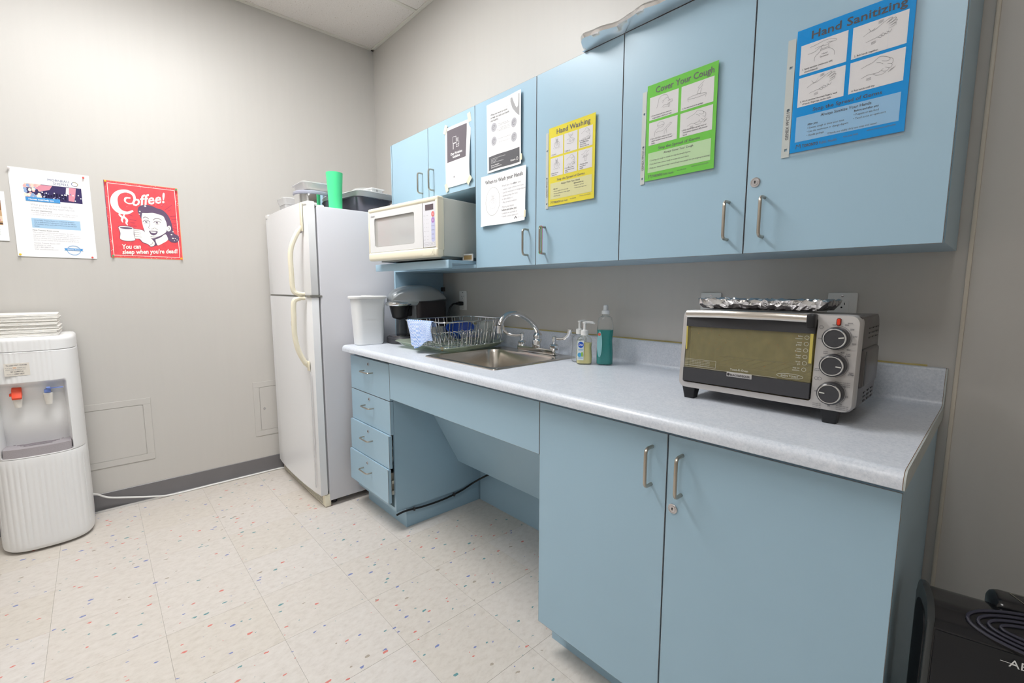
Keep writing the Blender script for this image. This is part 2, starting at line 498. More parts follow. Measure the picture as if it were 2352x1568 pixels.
# ceiling: tiles in a T-bar grid, with a troffer and an added fill light
ceil = obj('ceiling', B().box(-.1, X1 + .1, Y1 - .1, .1, H + .03, H + .1), mat('plenum', rgb(120, 118, 112), 0.9), smooth=0)
tag(ceil, 'suspended ceiling of speckled white tiles', 'ceiling', kind='structure')
xs = [0.0, 0.632, 0.93, 1.54, 2.15, 2.76, 3.37, 3.98, 4.59, 5.2, X1]
ys = [0.0, -0.84, -2.06, -3.28, Y1]
TROFF_AND_FILL = [(2, 1), (5, 2)]  # second one is an unseen fill light, added to brighten the cabinets
for a in range(len(xs) - 1):
    for c in range(len(ys) - 1):
        if (a, c) in TROFF_AND_FILL: continue
        o = obj('ceiling_tile', B().box(xs[a] + .004, xs[a + 1] - .004, ys[c + 1] + .004, ys[c] - .004, H + .006, H + .02), CTILE, ceil, 0)
for a in xs[1:-1]:
    obj('grid_bar', B().box(a - .012, a + .012, Y1, 0, H, H + .007, .001, 1), CEIL_EDGE, ceil, 0)
for c in ys[1:-1]:
    obj('grid_bar', B().box(0, X1, c - .012, c + .012, H - .0005, H + .0065, .001, 1), CEIL_EDGE, ceil, 0)
for (x0, x1, y0, y1) in ((0, .022, Y1, 0), (0, X1, -.022, 0), (X1 - .022, X1, Y1, 0), (0, X1, Y1, Y1 + .022)):
    obj('wall_angle', B().box(x0, x1, y0, y1, H - .002, H + .006, .001, 1), CEIL_EDGE, ceil, 0)
for n, (a, c) in enumerate(TROFF_AND_FILL):
    x0, x1, y0, y1 = xs[a] + .012, xs[a + 1] - .012, ys[c + 1] + .012, ys[c] - .012
    t = thing('ceiling_light', ('bright recessed fluorescent ceiling light over the fridge side', 'added dimmer ceiling fill light, unseen behind the viewer')[n], 'ceiling light', ((x0 + x1) / 2, (y0 + y1) / 2, H))
    b = B()
    for q in ((x0, x1, y0, y0 + .025), (x0, x1, y1 - .025, y1), (x0, x0 + .025, y0 + .025, y1 - .025), (x1 - .025, x1, y0 + .025, y1 - .025)):
        b.box(q[0], q[1], q[2], q[3], H - .001, H + .02)
    obj('frame', b, CEIL_EDGE, t, 0)
    lm = mat('lamp_fill_lens_%d' % n, (1.0, 0.997, 0.995), 0.5, emit=LAMP * (1, .38)[n])
    obj('lens', B().box(x0 + .025, x1 - .025, y0 + .025, y1 - .025, H + .004, H + .008), lm, t, 0)

# vinyl cove base
def cove(name, along, a0, a1, at, label):
    prof = [(0, 0.0), (0.016, 0.0), (0.012, 0.004), (0.006, 0.014), (0.004, 0.03), (0.004, 0.098), (0.002, 0.1), (0, 0.1)]
    b = B()
    if along == 'y': b.prism([(at + p[0], p[1]) for p in prof], a0, a1, 'y')
    else: b.prism([(at - p[0], p[1]) for p in prof], a0, a1, 'x')
    o = obj(name, b, COVE, smooth=30)
    return tag(o, label, 'baseboard', kind='structure')
cove('baseboard_left', 'y', Y1, 0, 0, 'dark grey vinyl baseboard on the poster wall')
cove('baseboard_back', 'x', 3.215, X1, 0, 'dark grey vinyl baseboard right of the cabinets')

# access panels in the left wall
def access_panel(y0, y1, z0, z1, label, lock=True):
    t = thing('access_panel', label, 'access panel', (0, (y0 + y1) / 2, z0), group='painted access panels low in the wall')
    b = B(); e = .035
    for q in ((y0, y1, z0, z0 + e), (y0, y1, z1 - e, z1), (y0, y0 + e, z0 + e, z1 - e), (y1 - e, y1, z0 + e, z1 - e)):
        b.box(0.0, 0.0035, q[0], q[1], q[2], q[3], .0008, 1)
    obj('frame', b, WALL, t)
    obj('door', B().prism(rrect(y0 + e + .002, y1 - e - .002, z0 + e + .002, z1 - e - .002, .012), 0.0, 0.003, 'x', .0006, 1), WALL, t)
    if lock:
        b = B().lathe([(.007, 0.003), (.007, .0048), (.005, .0052)], (0, y0 + e + .025, (z0 + z1) / 2), 14, 'x')
        obj('screw', b, LOCKM, t)
access_panel(-1.80, -1.441, .240, .600, 'square painted access panel in the wall right behind the water cooler', False)
access_panel(-0.916, -0.55, .250, .612, 'square painted access panel with a screw, half hidden by the fridge')

# ------------------------------------------------------------------ cabinets
def pull(name, parent, p, length, depth=.03, r=.0042, axis='z'):
    """bent wire pull; p = upper (or left) post on the door face"""
    x, y, z = p; d = .02
    if axis == 'z': pts = [(x, y, z), (x, y - depth, z), (x, y - depth, z - length), (x, y, z - length)]
    else: pts = [(x, y, z), (x, y - depth, z), (x + length, y - depth, z), (x + length, y, z)]
    b = B().tube(smooth_path(pts, .014, 5), r, 10)
    return obj(name, b, STEEL, parent, label='satin metal wire pull')
def lock(parent, x, y, z, r=.0095):
    b = B().lathe([(r, 0.0), (r, -.002), (r * .86, -.0032), (r * .74, -.0032), (r * .72, -.0022), (r * .62, -.0022), (r * .6, -.0034), (.0005, -.0036)], (x, y, z), 24, 'y')
    o = obj('lock', b, LOCKM, parent, label='round metal cam lock')
    k = B().box(x - .0012, x + .0012, y - .0042, y - .003, z - .0032, z + .0035).lathe([(.0018, -.003), (.0018, -.0043)], (x, y, z + .0015), 10, 'y')
    obj('keyhole', k, DARK, o, smooth=0)
def slab(name, x0, x1, yf, z0, z1, parent, th=.018):
    """flush laminate door or drawer front with a brown seam at its edges"""
    b = B().box(x0, x1, yf, yf + th, z0, z1, .0008, 1)
    o = obj(name, b, BLUE, parent, 0)
    e = B()
    s = .0009
    for q in ((x0 - .0003, x0 + s, z0, z1), (x1 - s, x1 + .0003, z0, z1), (x0, x1, z0 - .0003, z0 + s), (x0, x1, z1 - s, z1 + .0003)):
        e.box(q[0], q[1], yf + .0006, yf + .0016, q[2], q[3])
    obj('edge_seam', e, EDGE, o, 0)
    return o

UY, UZT, UZB = -.3337, 2.0223, 1.3155
D = [.8556, 1.2359, 1.6204, 2.0018, 2.3895, 2.7855, 3.1812]
def carcass(b, x0, x1, z0, z1, yf=-.3145, t=.016):
    b.box(x0, x0 + t, yf, -.002, z0, z1); b.box(x1 - t, x1, yf, -.002, z0, z1)
    b.box(x0 + t, x1 - t, yf, -.002, z0, z0 + t); b.box(x0 + t, x1 - t, yf, -.002, z1 - t, z1)
    b.box(x0 + t, x1 - t, -.008, -.002, z0 + t, z1 - t)
ZS = 1.676
# unit over the microwave
u = thing('wall_cabinet', 'short blue wall cabinet above the microwave with two small doors', 'cabinet', (D[0], 0, UZB), group='blue wall cabinets')
b = B(); carcass(b, D[0], D[2] - .001, ZS + .004, UZT - .003)
obj('body', b, BLUE, u, 0)
obj('side_panel', B().prism([(-.3337, .9165), (-.0385, .9165), (-.0215, .936), (-.0215, 1.0185), (-.002, 1.0185), (-.002, UZT - .003), (-.3337, UZT - .003)], .845, .8605, 'x'), BLUE, u, 0, label='blue side panel running down to the counter')
obj('bottom_panel', B().box(.861, D[2], -.3337, -.002, UZB + .001, UZB + .0165), BLUE, u, 0)
d = slab('door', D[0] + .001, D[1] - .0015, UY, ZS, UZT, u); pull('handle', d, (1.178, UY, 1.812), .1)
d = slab('door', D[1] + .0015, D[2] - .0015, UY, ZS, UZT, u); pull('handle', d, (1.282, UY, 1.812), .1)
# pull-out board the microwave stands on
sh = thing('microwave_shelf', 'blue pull-out shelf board with thick front edge under the microwave', 'shelf', (1.28, -.25, UZB + .0165), 0)
b = B().prism([(.975, -.478), (1.6, -.452), (1.6, -.03), (.975, -.03)], UZB + .0175, UZB + .0325, 'z')
obj('board', b, BLUE, sh, 0)
b = B().prism([(.957, -.500), (1.601, -.472), (1.601, -.452), (.957, -.480)], UZB - .003, UZB + .0335, 'z', .002, 2)
obj('front_edge', b, BLUE, sh, 30)
# two tall units
for n, (i, lab, post) in enumerate(((2, 'tall blue wall cabinet carrying three white and yellow notices', (1.958, 2.052)), (4, 'tall blue wall cabinet carrying the green and blue notices', (2.742, 2.832)))):
    u = thing('wall_cabinet', lab, 'cabinet', (D[i], 0, UZB), group='blue wall cabinets')
    b = B(); carcass(b, D[i] + .001, D[i + 2] - (0 if n else .001), UZB + .002, UZT - .003)
    obj('body', b, BLUE, u, 0)
    for s in (0, 1):
        x0, x1 = D[i + s] + .0015, D[i + s + 1] - .0015
        d = slab('door', x0, x1, UY, UZB, UZT, u)
        pull('handle', d, (post[s], UY, 1.456), .1)
        if n == 1 and s == 1: lock(d, 2.807, UY, 1.498, .0125)

# base: drawer unit
BY = -.614
t = thing('drawer_cabinet', 'blue base cabinet with four drawers next to the fridge', 'cabinet', (1.07, -.3, 0))
b = B()
b.box(.848, .864, -.594, -.05, .105, .86); b.box(1.276, 1.293, -.596, -.03, .105, .86)
b.box(.864, 1.276, -.594, -.05, .105, .121); b.box(.864, 1.276, -.06, -.05, .121, .86)
obj('body', b, BLUE, t, 0)
obj('toe_kick', B().box(.85, 1.2873, -.5377, -.03, .0005, .1045), BLUE, t, 0)
DR = [(BY, .677, .859, .0), (BY - .001, .506, .6735, .0), (-.627, .337, .503, .013), (-.637, .160, .334, .024)]
BOXM = mat('drawer_side_cream', rgb(226, 222, 206), 0.45)
for (yf, z0, z1, op) in DR:
    d = slab('drawer', .849, 1.2925, yf, z0, z1, t)
    bx = B()
    for q in ((.885, .897, yf + .019, -.12), (1.245, 1.257, yf + .019, -.12)): bx.box(q[0], q[1], q[2], q[3], z0 + .03, z1 - .035)
    bx.box(.897, 1.245, yf + .019, -.12, z0 + .03, z0 + .04); bx.box(.897, 1.245, -.132, -.12, z0 + .04, z1 - .035)
    obj('drawer_box', bx, BOXM, d, 0)
    r = B().box(1.258, 1.2745, yf + .03, -.15, z0 + .032, z0 + .052).box(1.262, 1.2745, yf + .03, -.15, z0 + .09, z0 + .105)
    obj('slide_rail', r, BOXM, d, 0)
    pull('handle', d, (1.018, yf, z1 - .066), .098, .03, .0036, 'x')
    lock(d, 1.068, yf, z1 - .026, .0085)

# base: knee space under the sink
t = thing('sink_apron_cabinet', 'blue panel front with open knee space under the sink', 'cabinet', (1.8, -.3, 0))
slab('apron', 1.2955, 2.299, BY, .690, .863, t)
sl = [(-.364, .554), (-.213, .272)]
dy, dz = sl[0][0] - sl[1][0], sl[0][1] - sl[1][1]
top = (sl[1][0] + dy * 1.45, sl[1][1] + dz * 1.45)
obj('sloped_panel', B().prism([top, (top[0] + .014, top[1] + .006), (sl[1][0] + .014, sl[1][1] + .006), sl[1]], 1.2935, 2.318, 'x'), BLUE, t, 0, label='sloping blue panel below the sink')
obj('sloped_panel_foot', B().prism([(-.213, .272), (-.05, .245), (-.05, .262), (-.205, .287)], 1.2935, 2.318, 'x'), BLUE, t, 0)
obj('back_panel', B().box(1.2935, 2.318, -.06, -.0475, .0005, .60), BLUE, t, 0)
# base: right cabinet
t = thing('base_cabinet', 'wide blue base cabinet with two doors under the toaster oven', 'cabinet', (2.75, -.3, 0))
b = B()
b.box(2.3195, 2.335, -.594, -.03, .105, .862); b.box(3.168, 3.184, -.5945, -.004, .0005, .862)
b.box(2.335, 3.168, -.594, -.03, .105, .12); b.box(2.335, 3.168, -.04, -.03, .12, .862); b.box(2.335, 3.168, -.594, -.57, .835, .862)
obj('body', b, BLUE, t, 0)
obj('toe_kick', B().box(2.296, 3.167, -.537, -.525, .0005, .1045), BLUE, t, 0)
d = slab('door', 2.3015, 2.7402, BY, .1093, .863, t); pull('handle', d, (2.700, BY, .822), .1, .032, .0045)
d = slab('door', 2.7438, 3.185, BY, .1093, .863, t); pull('handle', d, (2.781, BY, .820), .1, .032, .0045); lock(d, 2.7615, BY, .678, .0125)

# countertop with coved backsplash; opening for the sink
def arc2(cx, cy, r, a0, a1, n=6):
    return [(cx + r * math.cos(math.radians(a0 + (a1 - a0) * k / n)), cy + r * math.sin(math.radians(a0 + (a1 - a0) * k / n))) for k in range(n + 1)]
ct = thing('countertop', 'pale blue-grey laminate countertop with rounded front edge and backsplash', 'countertop', (2.0, -.33, .882))
FY, ZC, ZB_ = -.657, .9152, .8815
front = arc2(FY + .020, ZC - .020, .020, 90, 180, 8) + [(FY, ZB_ + .002), (FY + .003, ZB_)]
back = [(-.001, ZB_), (-.001, 1.0135), (-.006, 1.0155)] + arc2(-.014, 1.0095, .006, 90, 180, 4) + [(-.020, .932)] + [(p[0], p[1]) for p in arc2(-.036, .9312, .016, 0, -90, 6)]
full = back + front
sx0, sx1, sy0, sy1 = 1.520, 1.987, -.536, -.074
b = B()
b.prism(full, .845, sx0, 'x'); b.prism(full, sx1, 3.188, 'x')
b.prism([(sy1, ZB_)] + back + [(sy1, ZC)], sx0, sx1, 'x')
b.prism([(sy0, ZC)] + front + [(sy0, ZB_)], sx0, sx1, 'x')
obj('top', b, COUNTER, ct, 40)
b = B().prism(full, 3.1883, 3.1915, 'x')
obj('end_cap', b, mat('countertop_end', rgb(186, 192, 190), 0.4, var=0.05, vscale=40), ct, 40)
b = B().prism([(p[0] - .0002, p[1] + .0002) for p in full], 3.1876, 3.1885, 'x')
obj('end_seam', b, EDGE, ct, 40)
b = B().tube([(x, -.0035, 1.0165 + .0006 * math.sin(x * 40)) for x in [.87 + i * .04 for i in range(58)]], .0035, 6)
obj('caulk_bead', b, mat('yellowed_caulk', rgb(188, 172, 112), 0.5, var=0.2, vscale=20), ct)

# sink
s = thing('kitchen_sink', 'stainless steel drop-in sink with square basin', 'sink', (1.75, -.305, .9152))
def rr(x0, x1, y0, y1, r, z): return [(p[0], p[1], z) for p in rrect(x0, x1, y0, y1, r, 8)]
b = B()
SX0, SX1, SY0, SY1 = 1.505, 2.0, -.55, -.06
rings = [rr(SX0, SX1, SY0, SY1, .02, .9156), rr(SX0 + .001, SX1 - .001, SY0 + .001, SY1 - .001, .02, .919),
         rr(SX0 + .010, SX1 - .010, SY0 + .010, SY1 - .010, .02, .922), rr(SX0 + .018, SX1 - .018, SY0 + .018, SY1 - .085, .05, .9205),
         rr(SX0 + .026, SX1 - .026, SY0 + .026, SY1 - .093, .055, .919), rr(SX0 + .031, SX1 - .031, SY0 + .031, SY1 - .098, .055, .905),
         rr(SX0 + .040, SX1 - .040, SY0 + .040, SY1 - .107, .06, .78), rr(SX0 + .055, SX1 - .055, SY0 + .055, SY1 - .122, .06, .762),
         rr(SX0 + .11, SX1 - .11, SY0 + .11, SY1 - .17, .06, .757)]
b.loft(rings, False, True)
obj('basin', b, SS, s, 35)
b = B().lathe([(.044, .7585), (.044, .761), (.034, .7605), (.03, .7575), (.004, .757)], (1.7525, -.335, 0), 24)
obj('drain', b, CHROME, s)

# faucet with two wrist-blade handles
f = thing('faucet', 'chrome gooseneck faucet with two wrist blade handles', 'faucet', (1.79, -.1, .9205))
b = B().prism(rrect(1.665, 1.915, -.122, -.078, .012), .9225, .947, 'z', .004, 2)
obj('deck_bridge', b, CHROME, f)
b = B().lathe([(.026, .945), (.027, .955), (.026, .975), (.022, .985), (.02, .987), (.02, .992), (.022, .994), (.022, 1.004), (.017, 1.012), (.0135, 1.016)], (1.79, -.1, 0), 24)
obj('spout_hub', b, CHROME, f)
path = bez([(1.79, -.1, 1.005), (1.79, -.105, 1.025), (1.79, -.124, 1.050), (1.79, -.165, 1.080), (1.79, -.208, 1.101), (1.79, -.250, 1.111), (1.79, -.292, 1.108), (1.79, -.324, 1.088), (1.79, -.337, 1.062)], 48)
obj('spout', B().tube(path, .0115, 14), CHROME, f)
obj('aerator', B().lathe([(.0135, 1.062), (.0135, 1.048), (.0145, 1.047), (.0145, 1.028), (.011, 1.027)], (1.79, -.338, 0), 20), CHROME, f)
for sgn, tip in ((-1, None), (1, None)):
    hx = 1.79 + sgn * .105
    b = B().lathe([(.022, .944), (.024, .95), (.021, .956), (.022, .963), (.017, .969), (.008, .973), (.008, .982), (.0105, .983), (.0105, 1.004), (.008, 1.007)], (hx, -.1, 0), 20)
    h = obj('valve', b, CHROME, f)
    if sgn < 0: pts = [(hx, -.1, .996), (hx - .03, -.118, .994), (hx - .06, -.136, .998), (hx - .08, -.148, 1.014), (hx - .088, -.153, 1.034), (hx - .089, -.154, 1.046)]
    else: pts = [(hx, -.1, .996), (hx + .02, -.09, .994), (hx + .042, -.078, .998), (hx + .058, -.07, 1.014), (hx + .064, -.067, 1.034), (hx + .064, -.067, 1.044)]
    pp = bez(pts, 20); rr_ = [.006 + .006 * min(1, max(0, (i / len(pp) - .3) * 2)) for i in range(len(pp))]; rr_[-1] = .006
    obj('blade', B().tube(pp, rr_, 10, sy=.6), CHROME, h)

# ------------------------------------------------------------------ refrigerator
f = thing('refrigerator', 'tall white top-freezer refrigerator with long cream handles', 'refrigerator', (.42, -.40, 0))
FX0, FX1 = .035, .80
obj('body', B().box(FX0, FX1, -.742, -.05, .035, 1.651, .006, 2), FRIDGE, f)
obj('gasket', B().box(FX0 + .012, FX1 - .012, -.7525, -.7425, .09, 1.64), mat('grey_gasket', rgb(170, 170, 172), 0.6), f, 0)
def fdoor(z0, z1):
    pts = []
    for k in range(13):
        u = k / 12; x = FX0 + .002 + (FX1 - FX0 - .004) * u
        pts.append((x, -.789 - .014 * (1 - (2 * u - 1) ** 2)))
    poly = [(FX0 + .002, -.753)] + pts + [(FX1 - .002, -.753)]
    d = obj('door', B().prism(poly[::-1], z0, z1, 'z', .004, 2), FRIDGE_S, f)
    return d
fz = fdoor(1.186, 1.672); fd = fdoor(.075, 1.176)
def fhandle(parent, pts, z_strip):
    pp = bez(pts, 40); n = len(pp)
    b = B().tube(pp, [.013 if 3 < i < n - 3 else .010 for i in range(n)], 10, sy=.85)
    h = obj('handle', b, CREAM, parent, label='yellowed cream bar handle')
    obj('handle_strip', B().box(.722, .748, -.805, -.797, z_strip[0], z_strip[1], .003, 2), CREAM, h)
fhandle(fz, [(.735, -.803, 1.545), (.735, -.822, 1.515), (.733, -.848, 1.46), (.73, -.862, 1.40), (.73, -.862, 1.30), (.73, -.858, 1.215), (.735, -.835, 1.194), (.737, -.803, 1.192)], (1.52, 1.668))
fhandle(fd, [(.737, -.803, 1.170), (.735, -.835, 1.168), (.73, -.858, 1.148), (.73, -.862, 1.06), (.73, -.862, .97), (.733, -.848, .89), (.735, -.822, .83), (.735, -.803, .80)], (.775, .83))
obj('handle_groove', B().box(.755, .763, -.804, -.800, .12, .77), mat('pale_seam', rgb(214, 214, 216), .4), fd, 0)
obj('brand_plate', B().box(.7235, .7465, -.8062, -.8045, 1.512, 1.519), INK_M, fz, 0)
obj('logo_badge', B().prism([(.49 + .010 * math.cos(a * PI / 8), 1.02 + .016 * math.sin(a * PI / 8)) for a in range(16)], -.8045, -.8020, 'y'), mat('embossed_badge', rgb(232, 232, 228), .25), fd)
b = B().box(.735, .79, -.795, -.735, 1.653, 1.668, .004, 2).box(.735, .79, -.745, -.70, 1.651, 1.658, .002)
obj('hinge_cap', b, WHITE, f)
obj('hinge_cap', B().box(.045, .10, -.795, -.735, 1.655, 1.682, .006, 2), WHITE, f)
obj('center_hinge', B().box(.74, .802, -.798, -.735, 1.1765, 1.1855, .001).box(.04, .70, -.785, -.75, 1.177, 1.185), mat('hinge_grey', rgb(150, 148, 142), .4, .5), f, 0)
b = B().box(.045, .795, -.768, -.735, .004, .072, .004, 2)
obj('base_grille', b, CREAM, f)
b = B()
for k in range(6): b.box(.06, .76, -.7695, -.767, .014 + k * .009, .018 + k * .009)
obj('grille_slots', b, mat('slot_grey', rgb(176, 172, 162), .6), f, 0)
for x in (.1, .74):
    for y in (-.7, -.12): obj('foot', B().lathe([(.018, .0005), (.018, .036)], (x, y, 0), 12), CHAR, f)

# things on top of the refrigerator
FT = 1.6515
b = B().lathe([(.032, FT), (.035, FT + .003), (.0365, FT + .06), (.0395, FT + .13), (.044, FT + .198), (.0425, FT + .1985), (.034, FT + .06), (.03, FT + .006)], (.725, -.612, 0), 32)
GREEN = mat('green_plastic', rgb(84, 226, 152), .35)
mesh_thing('tumbler', b, GREEN, 'tall bright green plastic tumbler standing on the fridge', 'cup')
t = thing('storage_bowl', 'round stainless steel bowl with grey lid on the fridge', 'bowl', (.50, -.655, FT))
obj('bowl', B().lathe([(.085, FT), (.094, FT + .01), (.098, FT + .10), (.097, FT + .105), (.09, FT + .1), (.086, FT + .012)], (.50, -.655, 0), 36), CHROME, t)
obj('lid', B().lathe([(.1, FT + .098), (.1035, FT + .102), (.1035, FT + .112), (.1, FT + .117), (.02, FT + .119)], (.50, -.655, 0), 36), mat('grey_lid', rgb(160, 162, 176), .35), t)
t = thing('food_container', 'shallow clear plastic food container on the grey bowl lid', 'container', (.50, -.655, FT + .12))
b = B()
z = FT + .1205
b.loft([[(p[0], p[1], z + h) for p in rrect(.50 - a, .50 + a, -.655 - a2, -.655 + a2, .03, 6)] for a, a2, h in ((.085, .065, 0), (.098, .078, .034), (.106, .086, .036), (.106, .086, .041), (.097, .077, .041), (.084, .064, .003))])
obj('tub', b, HAZE, t)
obj('contents', B().box(.43, .57, -.71, -.60, z + .004, z + .018, .005, 2), mat('pale_pink_plastic', rgb(240, 220, 214), .5), t)
mesh_thing('dome_cover', B().sphere((.50, -.60, FT + .172), .035, 20, 10, 1, 1, .35), film('blue_tint_plastic', (.78, .86, .95), .06, .3, dcol=(.6, .72, .9)), 'small pale blue domed plastic lid peeking above the clear container', 'lid')
t = thing('plastic_box', 'clear lidded plastic box at the left end of the fridge top', 'container', (.19, -.67, FT))
b = B().loft([[(p[0], p[1], FT + h) for p in rrect(.19 - a, .19 + a, -.67 - a, -.67 + a, .015, 4)] for a, h in ((.055, .0), (.062, .085), (.059, .085), (.053, .003))])
obj('tub', b, HAZE, t)
b = B().loft([[(p[0], p[1], FT + h) for p in rrect(.19 - a, .19 + a, -.67 - a, -.67 + a, .018, 4)] for a, h in ((.064, .082), (.074, .118), (.070, .124), (.058, .124))])
obj('lid', b, HAZE, t)
obj('contents', B().box(.145, .235, -.715, -.625, FT + .004, FT + .05, .01, 2), mat('tan_contents', rgb(188, 168, 158), .7), t)
# roaster, tray, ice tray, lid
def tub(cx, cy, hx, hy, z0, z1, flare, r, lip, th, m, name, rz=0):
    b = B(); cs, sn = math.cos(rz), math.sin(rz)
    def ring(a, c, z, rad):
        return [(cx + p[0] * cs - p[1] * sn, cy + p[0] * sn + p[1] * cs, z) for p in rrect(-a, a, -c, c, rad, 6)]
    b.loft([ring(hx - flare, hy - flare, z0, r), ring(hx - th, hy - th, z1 - .003, r), ring(hx + lip, hy + lip, z1 - .003, r + lip), ring(hx + lip, hy + lip, z1, r + lip), ring(hx - th * 1.5, hy - th * 1.5, z1, r), ring(hx - flare - th, hy - flare - th, z0 + th, r)])
    return b
GUN = mat('dark_nonstick_metal', rgb(112, 112, 120), .3, .85)
b = tub(.59, -.395, .155, .125, FT, FT + .09, .035, .04, .012, .003, GUN, 'p', .12)
mesh_thing('roasting_pan', b, GUN, 'dark grey metal roasting pan on the fridge behind the green tumbler', 'pan')
WTR = mat('white_tray_plastic', rgb(246, 247, 247), .35)
b = tub(.585, -.385, .165, .125, FT + .0905, FT + .124, .012, .04, .010, .004, WTR, 'p', .12)
mesh_thing('serving_tray', b, WTR, 'white plastic tray laid on the dark roasting pan', 'tray')
t = thing('ice_cube_tray', 'white ice cube tray upside down on the white plastic tray', 'ice tray', (.60, -.36, FT + .1245), .12)
b = B()
for i in range(6):
    for j in range(2):
        x, y = -.085 + i * .034, -.02 + j * .038
        b.loft([[(p[0], p[1], z) for p in rrect(x - a, x + a, y - c, y + c, .004, 2)] for a, c, z in ((.015, .017, .006), (.013, .015, .028))])
obj('cups', b, WTR, t, world=False)
obj('rim', B().box(-.108, .108, -.045, .045, .028, .033, .002, 2), WTR, t, world=False)
b = B().lathe([(.085, 0), (.092, .003), (.092, .010), (.085, .014), (.02, .020)], (0, 0, 0), 32)
mesh_thing('round_lid', b, HAZE, 'round clear plastic lid resting on top of the ice cube tray', 'lid', loc=(.545, -.335, FT + .158))

# ------------------------------------------------------------------ microwave (local frame: front = -y)
MW, MD, MH = .556, .40, .262
rz = math.radians(6.17)
cx = 1.575 - (MW / 2 * math.cos(rz) + .2 * math.sin(rz)); cy = -.515 - (MW / 2 * math.sin(rz) - .2 * math.cos(rz))
m = thing('microwave_oven', 'old white microwave oven with yellowed cream trim', 'microwave', (cx, cy, UZB + .033), rz)
hw = MW / 2; Z0 = .013
BODY = mat('painted_steel_grey_white', rgb(206, 208, 200), .4)
obj('case', B().box(-hw + .006, hw - .004, -.155, .2, Z0 + .004, Z0 + MH - .004, .004, 2), BODY, m, world=False)
b = B()
b.box(-hw, hw, -.192, -.154, Z0 + MH - .022, Z0 + MH, .008, 3); b.box(-hw, hw, -.197, -.154, Z0, Z0 + .042, .012, 3)
b.box(-hw, -hw + .013, -.192, -.154, Z0 + .03, Z0 + MH - .012, .005, 2); b.box(hw - .018, hw, -.192, -.154, Z0 + .03, Z0 + MH - .012, .005, 2)
b.box(-hw + .01, hw - .015, -.175, -.154, Z0 + .03, Z0 + MH - .015)
obj('front_trim', b, CREAM, m, world=False, label='yellowed cream plastic front trim')
dx0, dx1, dz0, dz1 = -hw + .013, hw - .108, Z0 + .042, Z0 + MH - .022
wx0, wx1, wz0, wz1 = dx0 + .042, dx1 - .062, dz0 + .026, dz1 - .030
b = B()
inner = rrect(wx0, wx1, wz0, wz1, .010, 4); outer = rrect(dx0, dx1, dz0, dz1, .002, 4)
b.loft([[(p[0], -.176, p[1]) for p in outer], [(p[0], -.190, p[1]) for p in outer], [(p[0], -.190, p[1]) for p in inner], [(p[0], -.180, p[1]) for p in inner]], False, False)
dr = obj('door', b, mat('microwave_door_white', rgb(226, 226, 226), .28), m, world=False)
b = B().prism(inner, -.1835, -.1800, 'y')
obj('window', b, mat('microwave_window', rgb(172, 171, 167), .10, var=.01), dr, world=False)
b = B().prism(rrect(wx0 + .02, wx1 - .004, wz0 + .004, wz1 - .016, .004, 3), -.1838, -.1834, 'y')
obj('window_screen', b, mat('microwave_screen', rgb(188, 188, 187), .07), dr, world=False)
pr = Print()
pr.text('Quasar', 0, 0, .0125, INK_M, shear=.25, bold=.01)
pr.build('logo', lambda u, v, d: (dx0 + .014 + u, -.1902 - d, dz1 - .022 + v), dr)
PANEL = mat('control_panel_white', rgb(226, 226, 232), .3)
px0, px1 = dx1 + .002, hw - .018
cp = obj('control_panel', B().box(px0, px1, -.1895, -.1745, dz0 + .002, dz1, .0015, 1), PANEL, m, world=False)
obj('display', B().box(px0 + .018, px1 - .014, -.1905, -.1893, dz1 - .034, dz1 - .010), mat('display_dark', rgb(96, 84, 90), .15), cp, 0, world=False)
pr = Print(); W_ = px1 - px0
LAV = mat('lavender_print', rgb(196, 200, 232), .4); RED = mat('red_button', rgb(228, 120, 120), .4); PUR = mat('purple_button', rgb(180, 130, 196), .4)
cu = W_ - .017
pr.rect(cu - .012, .03, cu + .012, .118, LAV, 1); pr.ell(cu, .030, .012, .010, LAV, 1); pr.ell(cu, .118, .012, .010, LAV, 1)
pr.ell(cu, .140, .0105, .012, RED, 2); pr.ell(cu, .114, .0105, .012, PUR, 2)
for k, s_ in enumerate(('STOP', 'CLEAR')): pr.text(s_, cu, .141 - k * .005, .0045, PAPER, 'c', layer=3)
for k, s_ in enumerate(('ONE', 'MIN')): pr.text(s_, cu, .115 - k * .005, .0045, PAPER, 'c', layer=3)
for k, s_ in enumerate(('POPCORN', 'BEVERAGE', 'REHEAT', 'DEFROST')): pr.text(s_, cu, .088 - k * .018, .0042, INK_D, 'c', layer=3)
for r_ in range(3):
    for c_ in range(3): pr.text(str(r_ * 3 + c_ + 1), .012 + c_ * .0125, .118 - r_ * .017, .0055, INK_M, 'c', layer=2)
pr.text('0', .0245, .067, .0055, INK_M, 'c'); pr.text('TIMER', .013, .067, .0035, INK_M, 'c'); pr.text('CLOCK', .037, .067, .0035, INK_M, 'c')
for k, s_ in enumerate(('POWER', 'COOK')): pr.text(s_, .012 + k * .020, .136, .0035, INK_M, 'c')
for k, s_ in enumerate(('AUTO', 'TIME')): pr.text(s_, .012 + k * .022, .045, .0035, INK_M, 'c'); pr.text(s_, .012 + k * .022, .030, .0035, INK_M, 'c')
pr.line([(.006, .005), (.040, .005), (.040, .018), (.006, .018)], .0006, INK_M, 2, True); pr.line([(.046, .006), (W_ - .006, .006), (W_ - .006, .018), (.046, .018)], .0006, INK_M, 2, True)
pr.text('STOP/CLEAR', .023, .009, .0042, INK_M, 'c'); pr.text('START', .061, .010, .005, INK_M, 'c')
pr.build('keypad_print', lambda u, v, d: (px0 + u, -.1897 - d, dz0 + .004 + v), cp)
